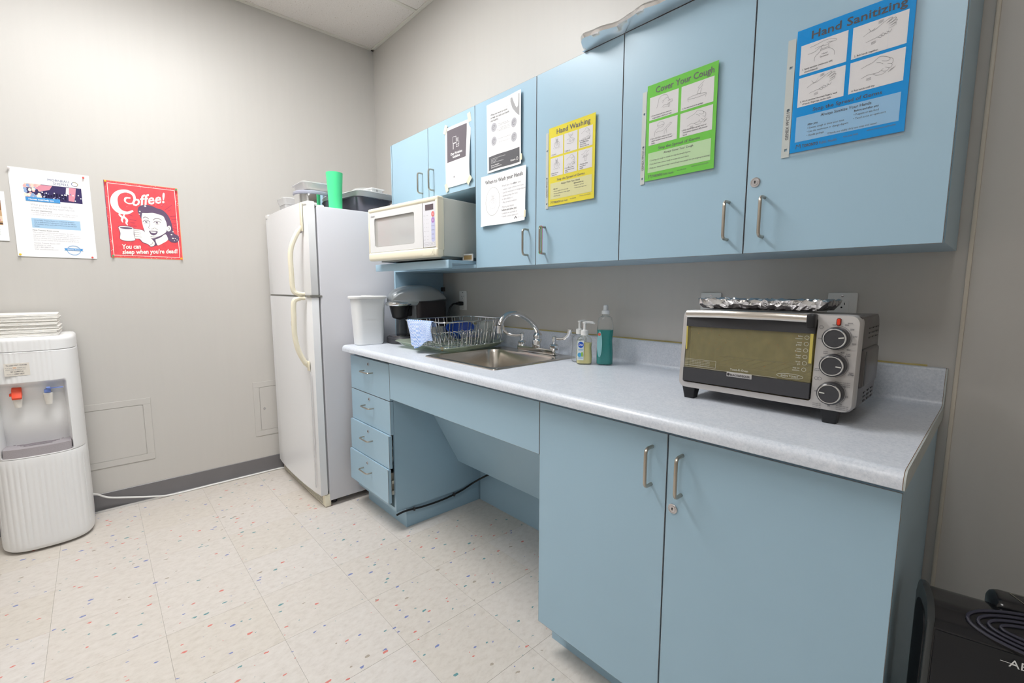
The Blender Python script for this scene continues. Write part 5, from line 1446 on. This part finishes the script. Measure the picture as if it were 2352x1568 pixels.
public_notice('hygiene_poster', 'blue Hand Sanitizing notice in a clear sleeve, rightmost on the cabinets', (2.884, UY - .0005, 1.554), W8, H11, SKY, SKYL, 'Hand Sanitizing', .098,
    four(('pump', ('1. Apply sanitizer (minimum 60%', 'alcohol-based).')), ('palms', ('2. Rub hands together.',)), ('palms', ('3. Work sanitizer between fingers, back', 'of hands, fingertips, under nails.')), ('hand', ('4. Rub hands until dry.',))),
    'Always Sanitize Your Hands', [(.16, .205, 'After you:', 1), (.16, .175, '• Sneeze, cough or blow your nose', 0), (.16, .145, '• Use the washroom or change diapers', 0), (.16, .115, '• Handle garbage', 0), (.58, .225, 'Before and after you:', 1), (.58, .195, '• Prepare or eat food', 0), (.58, .165, '• Touch a cut or open sore', 0), (.36, .095, 'If hands are visibly dirty use soap and water', 0)], .019, INK_D, .80)
public_notice('hygiene_poster', 'green Cover Your Cough notice in a clear sleeve', (2.480, UY - .0005, 1.554), W8, H11, GRN, GRNL, 'Cover Your Cough', .098,
    four(('face', ('1. Cover mouth and nose when you', 'cough, sneeze or blow your nose.')), ('bin', ('2. Put used tissue in the garbage.',)), ('sleeve', ("3. If you don't have a tissue, cough or", 'sneeze into your sleeve, not in your', 'hands.')), ('hand', ('4. Wash hands with soap and water or', 'hand sanitizer (minimum 60% alcohol-', 'based).'))),
    'Always Cover Your Cough', [(.07, .205, '• Covering your cough or sneeze can stop the spread of germs', 0), (.07, .165, '• If you don\'t have a tissue, cough or sneeze into your sleeve', 0), (.07, .125, '• Keep your distance (more than 1 metre/3 feet) from people who are coughing or sneezing', 0)], .016, INK_M, .82)
six = []
caps = [('tap', ('1. Wet hands.',)), ('soap', ('2. Apply soap.',)), ('hand', ('3. Lather for 15 seconds.', 'Rub between fingers,', 'back of hands,', 'fingertips, under nails.')), ('tap', ('4. Rinse well under', 'running water.')), ('hand', ('5. Dry hands well with', 'paper towel or hot air', 'blower.')), ('towel', ('6. Turn taps off with', 'paper towel, if', 'available.'))]
for k in range(6):
    c_, r_ = k % 3, k // 3
    six.append((.045 + c_ * .31, .130 + r_ * .26, .045 + c_ * .31 + .285, .365 + r_ * .26, *caps[k]))
public_notice('hygiene_poster', 'yellow Hand Washing notice in a clear sleeve', (2.070, UY - .0005, 1.531), W8, H11, YLW, YLWL, 'Hand Washing', .098, six,
    'Always Wash Your Hands', [(.12, .205, 'After you:', 1), (.12, .175, '• Sneeze, cough or blow your nose', 0), (.12, .145, '• Use the washroom or change diapers', 0), (.12, .115, '• Handle garbage', 0), (.58, .225, 'Before and after you:', 1), (.58, .195, '• Prepare or eat food', 0), (.58, .165, '• Touch a cut or open sore', 0)], .015, INK_M, .72)

TAPE = mat('masking_tape', rgb(232, 224, 196), .6)
def tape(o, fn, u, v, a, ln=.026, wd=.018):
    c, s = math.cos(a), math.sin(a)
    P = [(u + x * c - y * s, v + x * s + y * c) for x, y in ((-ln, -wd), (ln, -wd), (ln, wd), (-ln, wd))]
    b = B(); A = [b.bm.verts.new(fn(p[0], p[1], .0011)) for p in P]; Q = [b.bm.verts.new(fn(p[0], p[1], .0016)) for p in P]
    b.bm.faces.new(A); b.bm.faces.new(Q)
    for i in range(4): b.bm.faces.new((A[i], A[(i + 1) % 4], Q[(i + 1) % 4], Q[i]))
    bmesh.ops.recalc_face_normals(b.bm, faces=list(b.bm.faces))
    obj('tape', b, TAPE, o, 0, world=False)
# Clean Workplace Guidelines
w, h = .196, .275
o, fn = sheet('workplace_poster', 'white Clean Workplace Guidelines notice taped to the short cabinet door', (1.393, UY - .0005, 1.703), w, h, 'y', lambda u, v: .002 + .006 * u * (1 - u) + .014 * max(0, u - .75) * (1 - v) + .004 * math.sin(v * 5) * u)
DKP = paper_ink('charcoal', 112, 106, 112)
pr = Print(); pr.rect(w * .08, h * .42, w * .86, h * .95, DKP, 1, 6)
u0, v0, s = w * .33, h * .64, w * .24
WH = mat('print_white', rgb(250, 250, 250), .6)
for q in ([(0, .62), (0, 1.25), (.52, 1.25), (.52, .62)], [(0, .62), (.0, .5), (.58, .5)], [(.04, .5), (.04, -.2), (.1, -.2), (.1, .44), (.56, .44)], [(.56, .5), (.56, -.05), (1, -.05), (1, .55)], [(.56, .22), (1, .22)], [(.62, .55), (.62, 1.0)], [(.74, .55), (.74, 1.0)], [(.86, .55), (.92, 1.0)]):
    pr.line([(u0 + p[0] * s, v0 + p[1] * s * .8) for p in q], .0016, WH, 2)
pr.text('Clean Workplace', w * .47, h * .52, h * .058, WH, 'c', bold=.02, width=w * .48); pr.text('Guidelines', w * .47, h * .465, h * .058, WH, 'c', bold=.02, width=w * .30)
pr.text('Before you leave:', w * .14, h * .375, h * .024, INK_M, 'l')
for k, s_ in enumerate(('• wipe down surfaces and touch points you used', '• remove all personal belongings', '• dispose of garbage and recycling, put away', '• clean and sanitize all equipment used')): pr.text(s_, w * .17, h * (.335 - k * .036), h * .022, INK_L, 'l')
pr.ell(w * .37, h * .155, .004, .005, INK_M, 1, 10)
for k, s_ in enumerate(('Human Resources', 'workplace health', 'and safety')): pr.text(s_, w * .41, h * (.16 - k * .022), h * .017, INK_M if k == 0 else INK_L, 'l')
pr.build('printing', fn, o)
for q in ((.004, h - .004, 1.1), (w - .008, h + .006, 1.75), (w - .004, .008, .7), (.008, .002, 1.9)): tape(o, fn, *q, .020, .011)
# coronavirus notice
w, h = .216, .279
o, fn = sheet('health_poster', 'white illness advice notice with dark band, above the hand washing sheet', (1.708, UY - .0005, 1.7165), w, h, 'y', lambda u, v: .001 + .004 * math.sin(u * 4 + v) ** 2 + .003 * u)
pr = Print(); GR = paper_ink('mid_grey', 168, 168, 170); DK2 = paper_ink('slate', 104, 104, 108)
pr.poly([(w * .96, h * .96), (w * .96, h * .66), (w * .86, h * .72), (w * .76, h * .80), (w * .70, h * .90), (w * .70, h * .95)], GR, 1)
pr.text('2019 Novel Coronavirus (COVID-19)', w * .13, h * .862, h * .028, INK_L, 'l', width=w * .56)
for k, s_ in enumerate(('What you need to know', 'to help you and your family', 'stay healthy.')): pr.text(s_, w * .13, h * (.815 - k * .043), h * .043, INK_D, 'l', bold=.004, sx=.86)
for (u_, v_) in ((.23, .64), (.80, .60), (.23, .44), (.80, .40)):
    pr.ell(w * u_, h * v_, w * .085, w * .085, INK_L, 1); pr.arc(w * u_, h * v_, w * .045, w * .04, .0012, INK_D, 3, 20, 300, 12); pr.line([(w * (u_ - .03), h * v_), (w * (u_ + .03), h * (v_ + .01))], .001, INK_D, 3)
for k, (u_, v_, al, s_) in enumerate(((.35, .655, 'l', 'Wash your hands with soap'), (.35, .635, 'l', 'and water thoroughly and often.'), (.68, .60, 'r', 'Cough and sneeze into your'), (.68, .58, 'r', 'sleeve or a tissue. Dispose of tissue'), (.68, .56, 'r', 'immediately and wash your hands.'), (.35, .445, 'l', 'Keep surfaces clean and disinfected.'), (.68, .395, 'r', 'Stay home when you are sick.'))): pr.text(s_, w * u_, h * v_, h * .0195, INK_M, al)
pr.build('printing', fn, o); pr = Print()
pr.rect(w * .05, h * .03, w * .96, h * .235, DK2, 1, 6)
for k, s_ in enumerate(('If you have symptoms take a self-assessment at', 'ontario.ca/coronavirus', 'Or call Telehealth', '1-866-797-0000 or your public health unit')): pr.text(s_, w * .13, h * (.185 - k * .02), h * .0175, WH, 'l', layer=3)
for k, s_ in enumerate(('For more information', 'visit ontario.ca/coronavirus')): pr.text(s_, w * .13, h * (.085 - k * .027), h * .023, WH, 'l', bold=.02, layer=3)
pr.text('Ontario', w * .70, h * .075, h * .035, WH, 'l', bold=.02, layer=3); pr.arc(w * .895, h * .088, .005, .006, .0016, WH, 3, n=12)
pr.build('footer_printing', fn, o)
tape(o, fn, w + .002, h * .09, 1.57, .012, .006)
# When to Wash your Hands (landscape sheet)
w, h = .284, .214
o, fn = sheet('washing_poster', 'curling white When to Wash your Hands sheet below the illness notice', (1.668, UY - .0005, 1.493), w, h, 'y', lambda u, v: .002 + .007 * (.5 + .5 * math.sin(u * 7 + 2.5 * v)) * (1 - .6 * v) + .008 * max(0, u - .8) + .006 * max(0, .12 - v) * 8 * (.5 + .5 * math.sin(u * 9)), nu=28, nv=20)
pr = Print()
pr.text('When to Wash your Hands', w * .10, h * .83, h * .105, INK_D, 'l', bold=.010, width=w * .84)
pr.arc(w * .28, h * .47, w * .155, h * .275, .0008, INK_M, 2, n=36); draw(pr, 'tap', w * .17, h * .30, w * .22, h * .34, INK_L, .0006)
pr.text('Wash your hands', w * .48, h * .71, h * .054, INK_L, 'l'); pr.text('after', w * .745, h * .71, h * .054, INK_D, 'l'); pr.text('you:', w * .84, h * .71, h * .054, INK_L, 'l')
for k, s_ in enumerate(('• sneeze, cough or blow your nose,', '• use the washroom or change diapers,', '• handle garbage like food,', '   or dirty dishes, or', '• Play or work outdoors.')): pr.text(s_, w * .48, h * (.645 - k * .062), h * .045, INK_L, 'l')
pr.text('Wash your hands', w * .48, h * .31, h * .05, INK_L, 'l'); pr.text('before and after you:', w * .48, h * .25, h * .052, INK_M, 'l', bold=.01)
for k, s_ in enumerate(('• prepare or eat food, or', '• touch a cut or open sore.')): pr.text(s_, w * .48, h * (.19 - k * .06), h * .045, INK_L, 'l')
for k in range(3): pr.ell(w * .79 + (k - 1) * .006, h * .075 + (0.004 if k == 1 else 0), .0028, .0036, INK_D, 2, 8)
pr.text('City of Toronto', w * .84, h * .07, h * .035, INK_L, 'l')
pr.build('printing', fn, o)
tape(o, fn, w + .001, h * .12, 1.57, .014, .005)

# wall sheet 11 x 17
w, h = .285, .424
o, fn = sheet('wellness_poster', 'white printed poster with a photo strip pinned to the wall', (.0, -1.891, 1.376), w, h, 'x', lambda u, v: .001 + .0012 * math.sin(v * 6) ** 2 + .004 * max(0, .12 - v) * 4)
pr = Print()
NAVY = paper_ink('navy', 96, 104, 140); BL1 = paper_ink('banner_blue', 82, 156, 218); BL2 = paper_ink('box_blue', 172, 206, 232)
pr.text('MORNEAU', w * .73, h * .885, h * .038, NAVY, 'r'); pr.text('SHEPELL', w * .73, h * .848, h * .038, NAVY, 'r')
pr.arc(w * .80, h * .877, w * .040, h * .024, .0022, NAVY, 2, n=26); pr.arc(w * .80, h * .877, w * .037, h * .021, .0012, paper_ink('gold', 220, 200, 110), 3, -60, 120, 14)
px0_, px1_, pz0, pz1 = w * .17, w * .88, h * .655, h * .835
rp_ = random.Random(5)
pr.rect(px0_, pz0, px1_, pz1, paper_ink('photo_indigo', 66, 58, 100), 1, 6)
pr.rect(px0_, pz0, px0_ + w * .20, pz1, paper_ink('photo_peach', 244, 214, 200), 2)
for k in range(26): pr.ell(px0_ + w * rp_.uniform(.005, .19), pz0 + h * rp_.uniform(.02, .165), .006, .008, [paper_ink('photo_blue', 150, 176, 214), paper_ink('photo_pink', 236, 180, 176), paper_ink('photo_cream', 250, 236, 220)][k % 3], 3, 10)
ARM = paper_ink('photo_skin', 222, 150, 166); DKK = paper_ink('photo_dark', 42, 38, 66)
pr.poly([(px0_ + w * .12, pz0 + h * .13), (px0_ + w * .20, pz0 + h * .175), (px0_ + w * .34, pz0 + h * .175), (px0_ + w * .30, pz0 + h * .125), (px0_ + w * .20, pz0 + h * .105)], ARM, 4)
pr.poly([(px0_ + w * .55, pz1 - .002), (px0_ + w * .64, pz1 - .002), (px0_ + w * .62, pz0 + h * .07), (px0_ + w * .60, pz0 + h * .015), (px0_ + w * .53, pz0 + h * .02), (px0_ + w * .535, pz0 + h * .07)], ARM, 4)
pr.poly([(px0_ + w * .515, pz1 - .003), (px0_ + w * .55, pz1 - .004), (px0_ + w * .54, pz0 + h * .10), (px0_ + w * .50, pz0 + h * .09)], WH, 4)
for k in range(9): pr.rect(px0_ + w * (.20 + .035 * k), pz0 + h * rp_.uniform(.02, .05), px0_ + w * (.225 + .035 * k), pz0 + h * rp_.uniform(.07, .10), DKK, 3)
for k in range(26): pr.ell(px0_ + w * rp_.uniform(.18, .70), pz0 + h * rp_.uniform(.015, .10), .0028, .0034, [paper_ink('photo_grey', 130, 130, 170), WH][k % 2], 5, 7)
pr.rect(px0_, pz0 - h * .018, px0_ + w * .42, pz0 + h * .028, BL1, 6); pr.text('Heroes need help too', px0_ + w * .035, pz0 - h * .004, h * .023, WH, 'l', bold=.03, layer=8)
for k, s_ in enumerate(('What you do each and every day', 'is heroic, but heroes need help too.')): pr.text(s_, w * .22, h * (.588 - k * .033), h * .033, INK_L, 'l', width=w * (.52 if k == 0 else .55))
pr.text('Are you experiencing?', w * .22, h * .527, h * .019, INK_M, 'l', bold=.01)
for k, s_ in enumerate(('• Trouble sleeping • Relationship issues • Anger • Sadness', '• Increased use of alcohol or drugs • Suicidal thoughts')): pr.text(s_, w * .215, h * (.503 - k * .022), h * .0185, INK_L, 'l', sx=.92)
pr.rect(w * .21, h * .335, w * .82, h * .445, BL2, 1, 4)
for k, s_ in enumerate(('Let us help. Trauma Assist is a confidential program', 'that is dedicated to helping you cope with the effects', 'of traumatic stress and build resilience so you can feel', 'better.')): pr.text(s_, w * .24, h * (.418 - k * .023), h * .0180, NAVY, 'l', sx=.90)
pr.text('How Trauma Assist works', w * .21, h * .302, h * .020, INK_M, 'l', bold=.01)
for k, s_ in enumerate(('The program is confidential and voluntary. An initial', 'screening will indicate if Trauma Assist is right for you. You', 'will work with a counsellor who specializes in post-traumatic', 'stress to develop your coping skills and build resilience so', 'you can recover healthy and productive on and off the job.')): pr.text(s_, w * .21, h * (.278 - k * .022), h * .0180, INK_L, 'l', sx=.90)
for k, s_ in enumerate(('Access Trauma Assist 24/7', 'by phone or web.', 'Call 1.844.880.9142', 'Visit workhealthlife.com')): pr.text(s_, w * .21, h * (.155 - k * .024), h * .020, INK_L, 'l')
pr.arc(w * .70, h * .092, w * .088, h * .056, .0018, BL1, 2, n=30); pr.arc(w * .70, h * .092, w * .078, h * .049, .0008, BL2, 2, n=30)
pr.poly([(w * .575, h * .088), (w * .825, h * .088), (w * .81, h * .100), (w * .825, h * .114), (w * .575, h * .114), (w * .59, h * .100)], BL1, 4); pr.text('Trauma Assist', w * .70, h * .094, h * .020, WH, 'c', bold=.03, layer=6)
pr.line([(0.001, h * .505), (w - .001, h * .505)], .0008, paper_ink('fold', 240, 240, 240), 1)
pr.build('printing', fn, o)
# neighbouring sheet, cut by the frame
w, h = .216, .232
o, fn = sheet('flyer', 'white flyer with tan photo at the left edge of the wall', (.0, -2.128, 1.447), w, h, 'x', lambda u, v: .0015 + .02 * max(0, .10 - v) * 1.2)
pr = Print()
pr.rect(w * .08, h * .32, w * .93, h * .82, paper_ink('tan', 206, 168, 128), 1, 4); pr.rect(w * .5, h * .62, w * .93, h * .82, paper_ink('wood', 150, 106, 70), 2); pr.rect(w * .3, h * .4, w * .93, h * .50, paper_ink('sand', 236, 216, 190), 2)
pr.ell(w * .84, h * .42, .014, .010, ARM, 3, 12); pr.rect(w * .08, h * .335, w * .93, h * .365, paper_ink('brown', 90, 70, 60), 3)
pr.rect(w * .3, h * .285, w * .88, h * .345, paper_ink('cyan', 60, 176, 214), 4); pr.text('Work together', w * .86, h * .30, h * .035, WH, 'r', bold=.02, layer=6)
pr.arc(w * .86, h * .92, w * .035, h * .03, .0016, NAVY, 2, n=20)
for k in range(4): pr.text('help for you and your family', w * .88, h * (.22 - k * .035), h * .024, INK_L, 'r')
pr.build('printing', fn, o)

# coffee sign
w, h = .317, .405
REDM = mat('sign_red', rgb(236, 84, 92), .45, var=.08, vscale=40)
o, fn = sheet('coffee_sign', 'red vintage Coffee sign with a smiling woman holding a mug', (.0, -1.551, 1.386), w, h, 'x', None, REDM, th=.0006)
CRM = mat('sign_cream', rgb(250, 247, 238), .5); PLUM = mat('sign_plum', rgb(104, 84, 112), .5); RAY = mat('sign_ray', rgb(170, 60, 104), .5)
pr = Print()
e = .009
pr.line([(.014, .014), (w - .014, .014), (w - .014, h - .014), (.014, h - .014)], .0024, CRM, 2, True)
EDG = mat('sign_worn_edge', rgb(246, 176, 120), .6)
pr.rect(0, 0, w, .0022, EDG, 2); pr.rect(0, h - .0022, w, h, EDG, 2); pr.rect(0, 0, .002, h, PLUM, 2); pr.rect(w - .002, 0, w, h, EDG, 2)
rs = random.Random(11)
for k in range(150):
    q = rs.random(); 
    if q < .5: a_, c_ = rs.uniform(.004, w - .004), rs.choice([rs.uniform(.002, .012), rs.uniform(h - .012, h - .002)])
    elif q < .8: a_, c_ = rs.choice([rs.uniform(.002, .012), rs.uniform(w - .012, w - .002)]), rs.uniform(.004, h - .004)
    else: a_, c_ = rs.uniform(.02, w - .02), rs.uniform(.02, h - .02)
    pr.ell(a_, c_, rs.uniform(.0005, .0022), rs.uniform(.0004, .0013), EDG if rs.random() < .5 else CRM, 3, 6)
def Yf(y): return .9145 * y + .085
def U(x, y): return (x * w, Yf(y) * h)      # unit sign coordinates
def poly(pts, m, layer): pr.poly([U(*p) for p in pts], m, layer)
def blob(pts, m, layer, n=60):
    q = bez([(p[0], p[1], 0) for p in pts + [pts[0]]], n); pr.poly([U(p.x, p.y) for p in q[:-1]], m, layer)
def stroke(pts, w0, m, layer, n=20):
    q = bez([(p[0], p[1], 0) for p in pts], n); pr.line([U(p.x, p.y) for p in q], w0, m, layer)
# lettering: big C with curl, then slanted letters
def brush(pts, ws, m, layer, n=40, fig=False):
    q = bez([(p[0] * w, (Yf(p[1]) if fig else p[1]) * h, 0) for p in pts], n); L_ = len(q); le, ri = [], []
    for i, p in enumerate(q):
        d = q[min(i + 1, L_ - 1)] - q[max(i - 1, 0)]; d.normalize(); t_ = i / (L_ - 1) * (len(ws) - 1); k_ = min(int(t_), len(ws) - 2)
        wd = (ws[k_] * (1 - (t_ - k_)) + ws[k_ + 1] * (t_ - k_)) / 2 * w
        nrm = Vector((-d.y, d.x)); le.append((p.x + nrm.x * wd, p.y + nrm.y * wd)); ri.append((p.x - nrm.x * wd, p.y - nrm.y * wd))
    for i in range(L_ - 1): pr.poly((le[i], le[i + 1], ri[i + 1], ri[i]), m, layer)
brush([(.33, .80), (.27, .795), (.255, .75), (.30, .725), (.36, .74), (.385, .80), (.36, .86), (.27, .885), (.17, .85), (.115, .77), (.12, .67), (.18, .61), (.27, .60), (.35, .635)], [.02, .03, .02, .02, .03, .045, .05, .07, .10, .085, .05, .025], CRM, 3, 90)
pr.text('offee!', .36 * w, .700 * h, .185 * h, CRM, 'l', bold=.022, shear=.40, layer=3, width=.50 * w, rot=.24)
# rays
for (a_, b_) in (((.20, .575), (.335, .525)), ((.26, .60), (.31, .57)), ((.29, .475), (.38, .46)), ((.30, .425), (.36, .425)), ((.26, .375), (.38, .382)), ((.75, .70), (.79, .76)), ((.80, .66), (.90, .74)), ((.83, .64), (.88, .67)), ((.86, .56), (.955, .585)), ((.88, .52), (.96, .535)), ((.885, .46), (.95, .46)), ((.90, .425), (.945, .425)), ((.89, .385), (.945, .375))):
    pr.line([U(*a_), U(*b_)], .0016, RAY, 2)
# hair
blob([(.41, .60), (.43, .665), (.50, .70), (.60, .70), (.68, .67), (.76, .65), (.83, .58), (.87, .48), (.885, .38), (.90, .31), (.955, .28), (.965, .22), (.925, .175), (.85, .175), (.80, .21), (.77, .19), (.70, .15), (.62, .11), (.57, .115), (.575, .17), (.52, .23), (.47, .31), (.47, .42), (.44, .52)], PLUM, 3, 120)
# face and neck
blob([(.47, .58), (.455, .50), (.46, .42), (.475, .34), (.50, .27), (.55, .225), (.60, .22), (.68, .25), (.77, .31), (.80, .37), (.80, .46), (.78, .52), (.76, .56), (.70, .58), (.62, .595), (.54, .585)], CRM, 4, 90)
blob([(.62, .20), (.70, .24), (.77, .29), (.80, .24), (.795, .20), (.73, .155), (.655, .115), (.63, .15)], CRM, 4, 40)
blob([(.80, .40), (.835, .425), (.86, .40), (.85, .355), (.815, .335), (.80, .36)], CRM, 4, 24)
for (x, y, r_) in ((.52, .685, .016), (.44, .60, .012), (.43, .56, .01), (.86, .29, .014), (.885, .335, .01), (.875, .235, .014), (.91, .235, .010), (.895, .20, .009), (.935, .215, .008)): pr.ell(x * w, Yf(y) * h, r_ * w, r_ * w * .8, CRM, 5, 10)
# features
stroke([(.475, .505), (.50, .525), (.53, .52), (.55, .50)], .0026, PLUM, 6); stroke([(.61, .49), (.65, .515), (.70, .515), (.73, .495)], .0026, PLUM, 6)
for ex in (.515, .665):
    pr.ell(ex * w, Yf(.455) * h, .016 * w, .012 * h, PLUM, 6, 14); pr.ell((ex + .004) * w, Yf(.459) * h, .004 * w, .004 * h, CRM, 7, 8); stroke([(ex - .045, .455), (ex - .02, .475), (ex + .02, .477), (ex + .05, .462)], .0026, PLUM, 6)
    stroke([(ex - .03, .435), (ex, .428), (ex + .03, .438)], .0010, PLUM, 6)
stroke([(.555, .47), (.565, .42), (.54, .375), (.555, .36)], .0014, PLUM, 6); stroke([(.575, .355), (.61, .365), (.62, .375)], .0014, PLUM, 6); stroke([(.63, .375), (.67, .345)], .0014, PLUM, 6)
blob([(.54, .325), (.60, .33), (.66, .325), (.645, .285), (.60, .262), (.56, .28)], PLUM, 6, 30); blob([(.56, .318), (.60, .318), (.645, .316), (.62, .298), (.575, .300)], CRM, 7, 20)
stroke([(.56, .245), (.63, .235), (.70, .26), (.77, .305)], .0024, PLUM, 6)
stroke([(.82, .40), (.84, .385), (.825, .36)], .0016, PLUM, 6)
# mug, steam, hand
def mug(m, g, layer):
    blob([(.135 - g, .345 + g), (.16, .362 + g), (.24, .368 + g), (.31, .358 + g), (.335 + g, .335), (.33 + g, .25), (.345 + g, .19), (.31, .165 - g), (.22, .158 - g), (.155, .175 - g), (.145 - g, .20), (.155 - g, .27)], m, layer, 60)
mug(PLUM, .006, 3); mug(CRM, 0, 4)
pr.ell(.235 * w, Yf(.343) * h, .085 * w, .013 * h, PLUM, 5, 24)
blob([(.335, .345), (.42, .338), (.47, .325), (.52, .27), (.585, .20), (.615, .15), (.60, .105), (.55, .085), (.52, .11), (.50, .125), (.44, .145), (.40, .19), (.345, .195), (.335, .24)], PLUM, 4, 60)
blob([(.338, .340), (.42, .333), (.465, .320), (.515, .265), (.58, .195), (.608, .15), (.595, .11), (.55, .092), (.525, .115), (.50, .132), (.445, .152), (.405, .196), (.348, .200), (.340, .24)], CRM, 5, 60)
for k in range(4): stroke([(.342, .318 - k * .03), (.38, .322 - k * .03), (.42 + .01 * (k % 2), .312 - k * .03)], .0012, PLUM, 6, 8)
stroke([(.53, .105), (.57, .135), (.585, .165)], .0014, PLUM, 6, 8)
for sx_ in (.17, .225):
    k = (sx_ - .17) / .055
    brush([(sx_ + .015, .575 - .02 * k), (sx_ - .005, .53 - .02 * k), (sx_ + .03, .49 - .03 * k), (sx_ + .02, .455 - .04 * k), (sx_ + .03 + .005 * k, .42 - .035 * k)], [.008, .026, .034, .026, .012], CRM, 3, 24, True)
pr.text('You can', .165 * w, .120 * h, .085 * h, CRM, 'l', bold=.030, shear=.2, layer=8, width=.25 * w, rot=.08)
pr.text("sleep when you're dead!", .155 * w, .050 * h, .082 * h, CRM, 'l', bold=.030, shear=.2, layer=8, width=.78 * w, rot=.075)
pr.build('printing', fn, o)

# push pins
def pin(y, z, m, col, where):
    b = B().lathe([(.0006, 0), (.0006, .007), (.0045, .0075), (.0045, .009), (.0026, .0105), (.0026, .015), (.0042, .017), (.0042, .019), (.002, .0195)], (0, 0, 0), 12, 'x')
    o = mesh_thing('push_pin', b, m, col + ' push pin at the ' + where, 'push pin', 'push pins in the wall posters', loc=(.0018, y, z))
PR_ = mat('pin_red', rgb(232, 90, 80), .3); PY_ = mat('pin_yellow', rgb(244, 206, 50), .3); PG_ = mat('pin_green', rgb(40, 180, 120), .3); PW_ = mat('pin_clear', rgb(214, 208, 206), .3)
pin(-1.887, 1.788, PW_, 'clear', 'top left corner of the white wall poster'); pin(-1.628, 1.785, PR_, 'red', 'top right corner of the white wall poster')
pin(-1.882, 1.385, PY_, 'yellow', 'bottom left corner of the white wall poster'); pin(-1.624, 1.382, PR_, 'red', 'bottom right corner of the white wall poster')
pin(-1.544, 1.783, PY_, 'yellow', 'top left corner of the red sign'); pin(-1.242, 1.781, PG_, 'green', 'top right corner of the red sign')
pin(-1.541, 1.395, PG_, 'green', 'bottom left corner of the red sign'); pin(-1.243, 1.394, PY_, 'yellow', 'bottom right corner of the red sign')
bpy.data.objects.remove(_to)
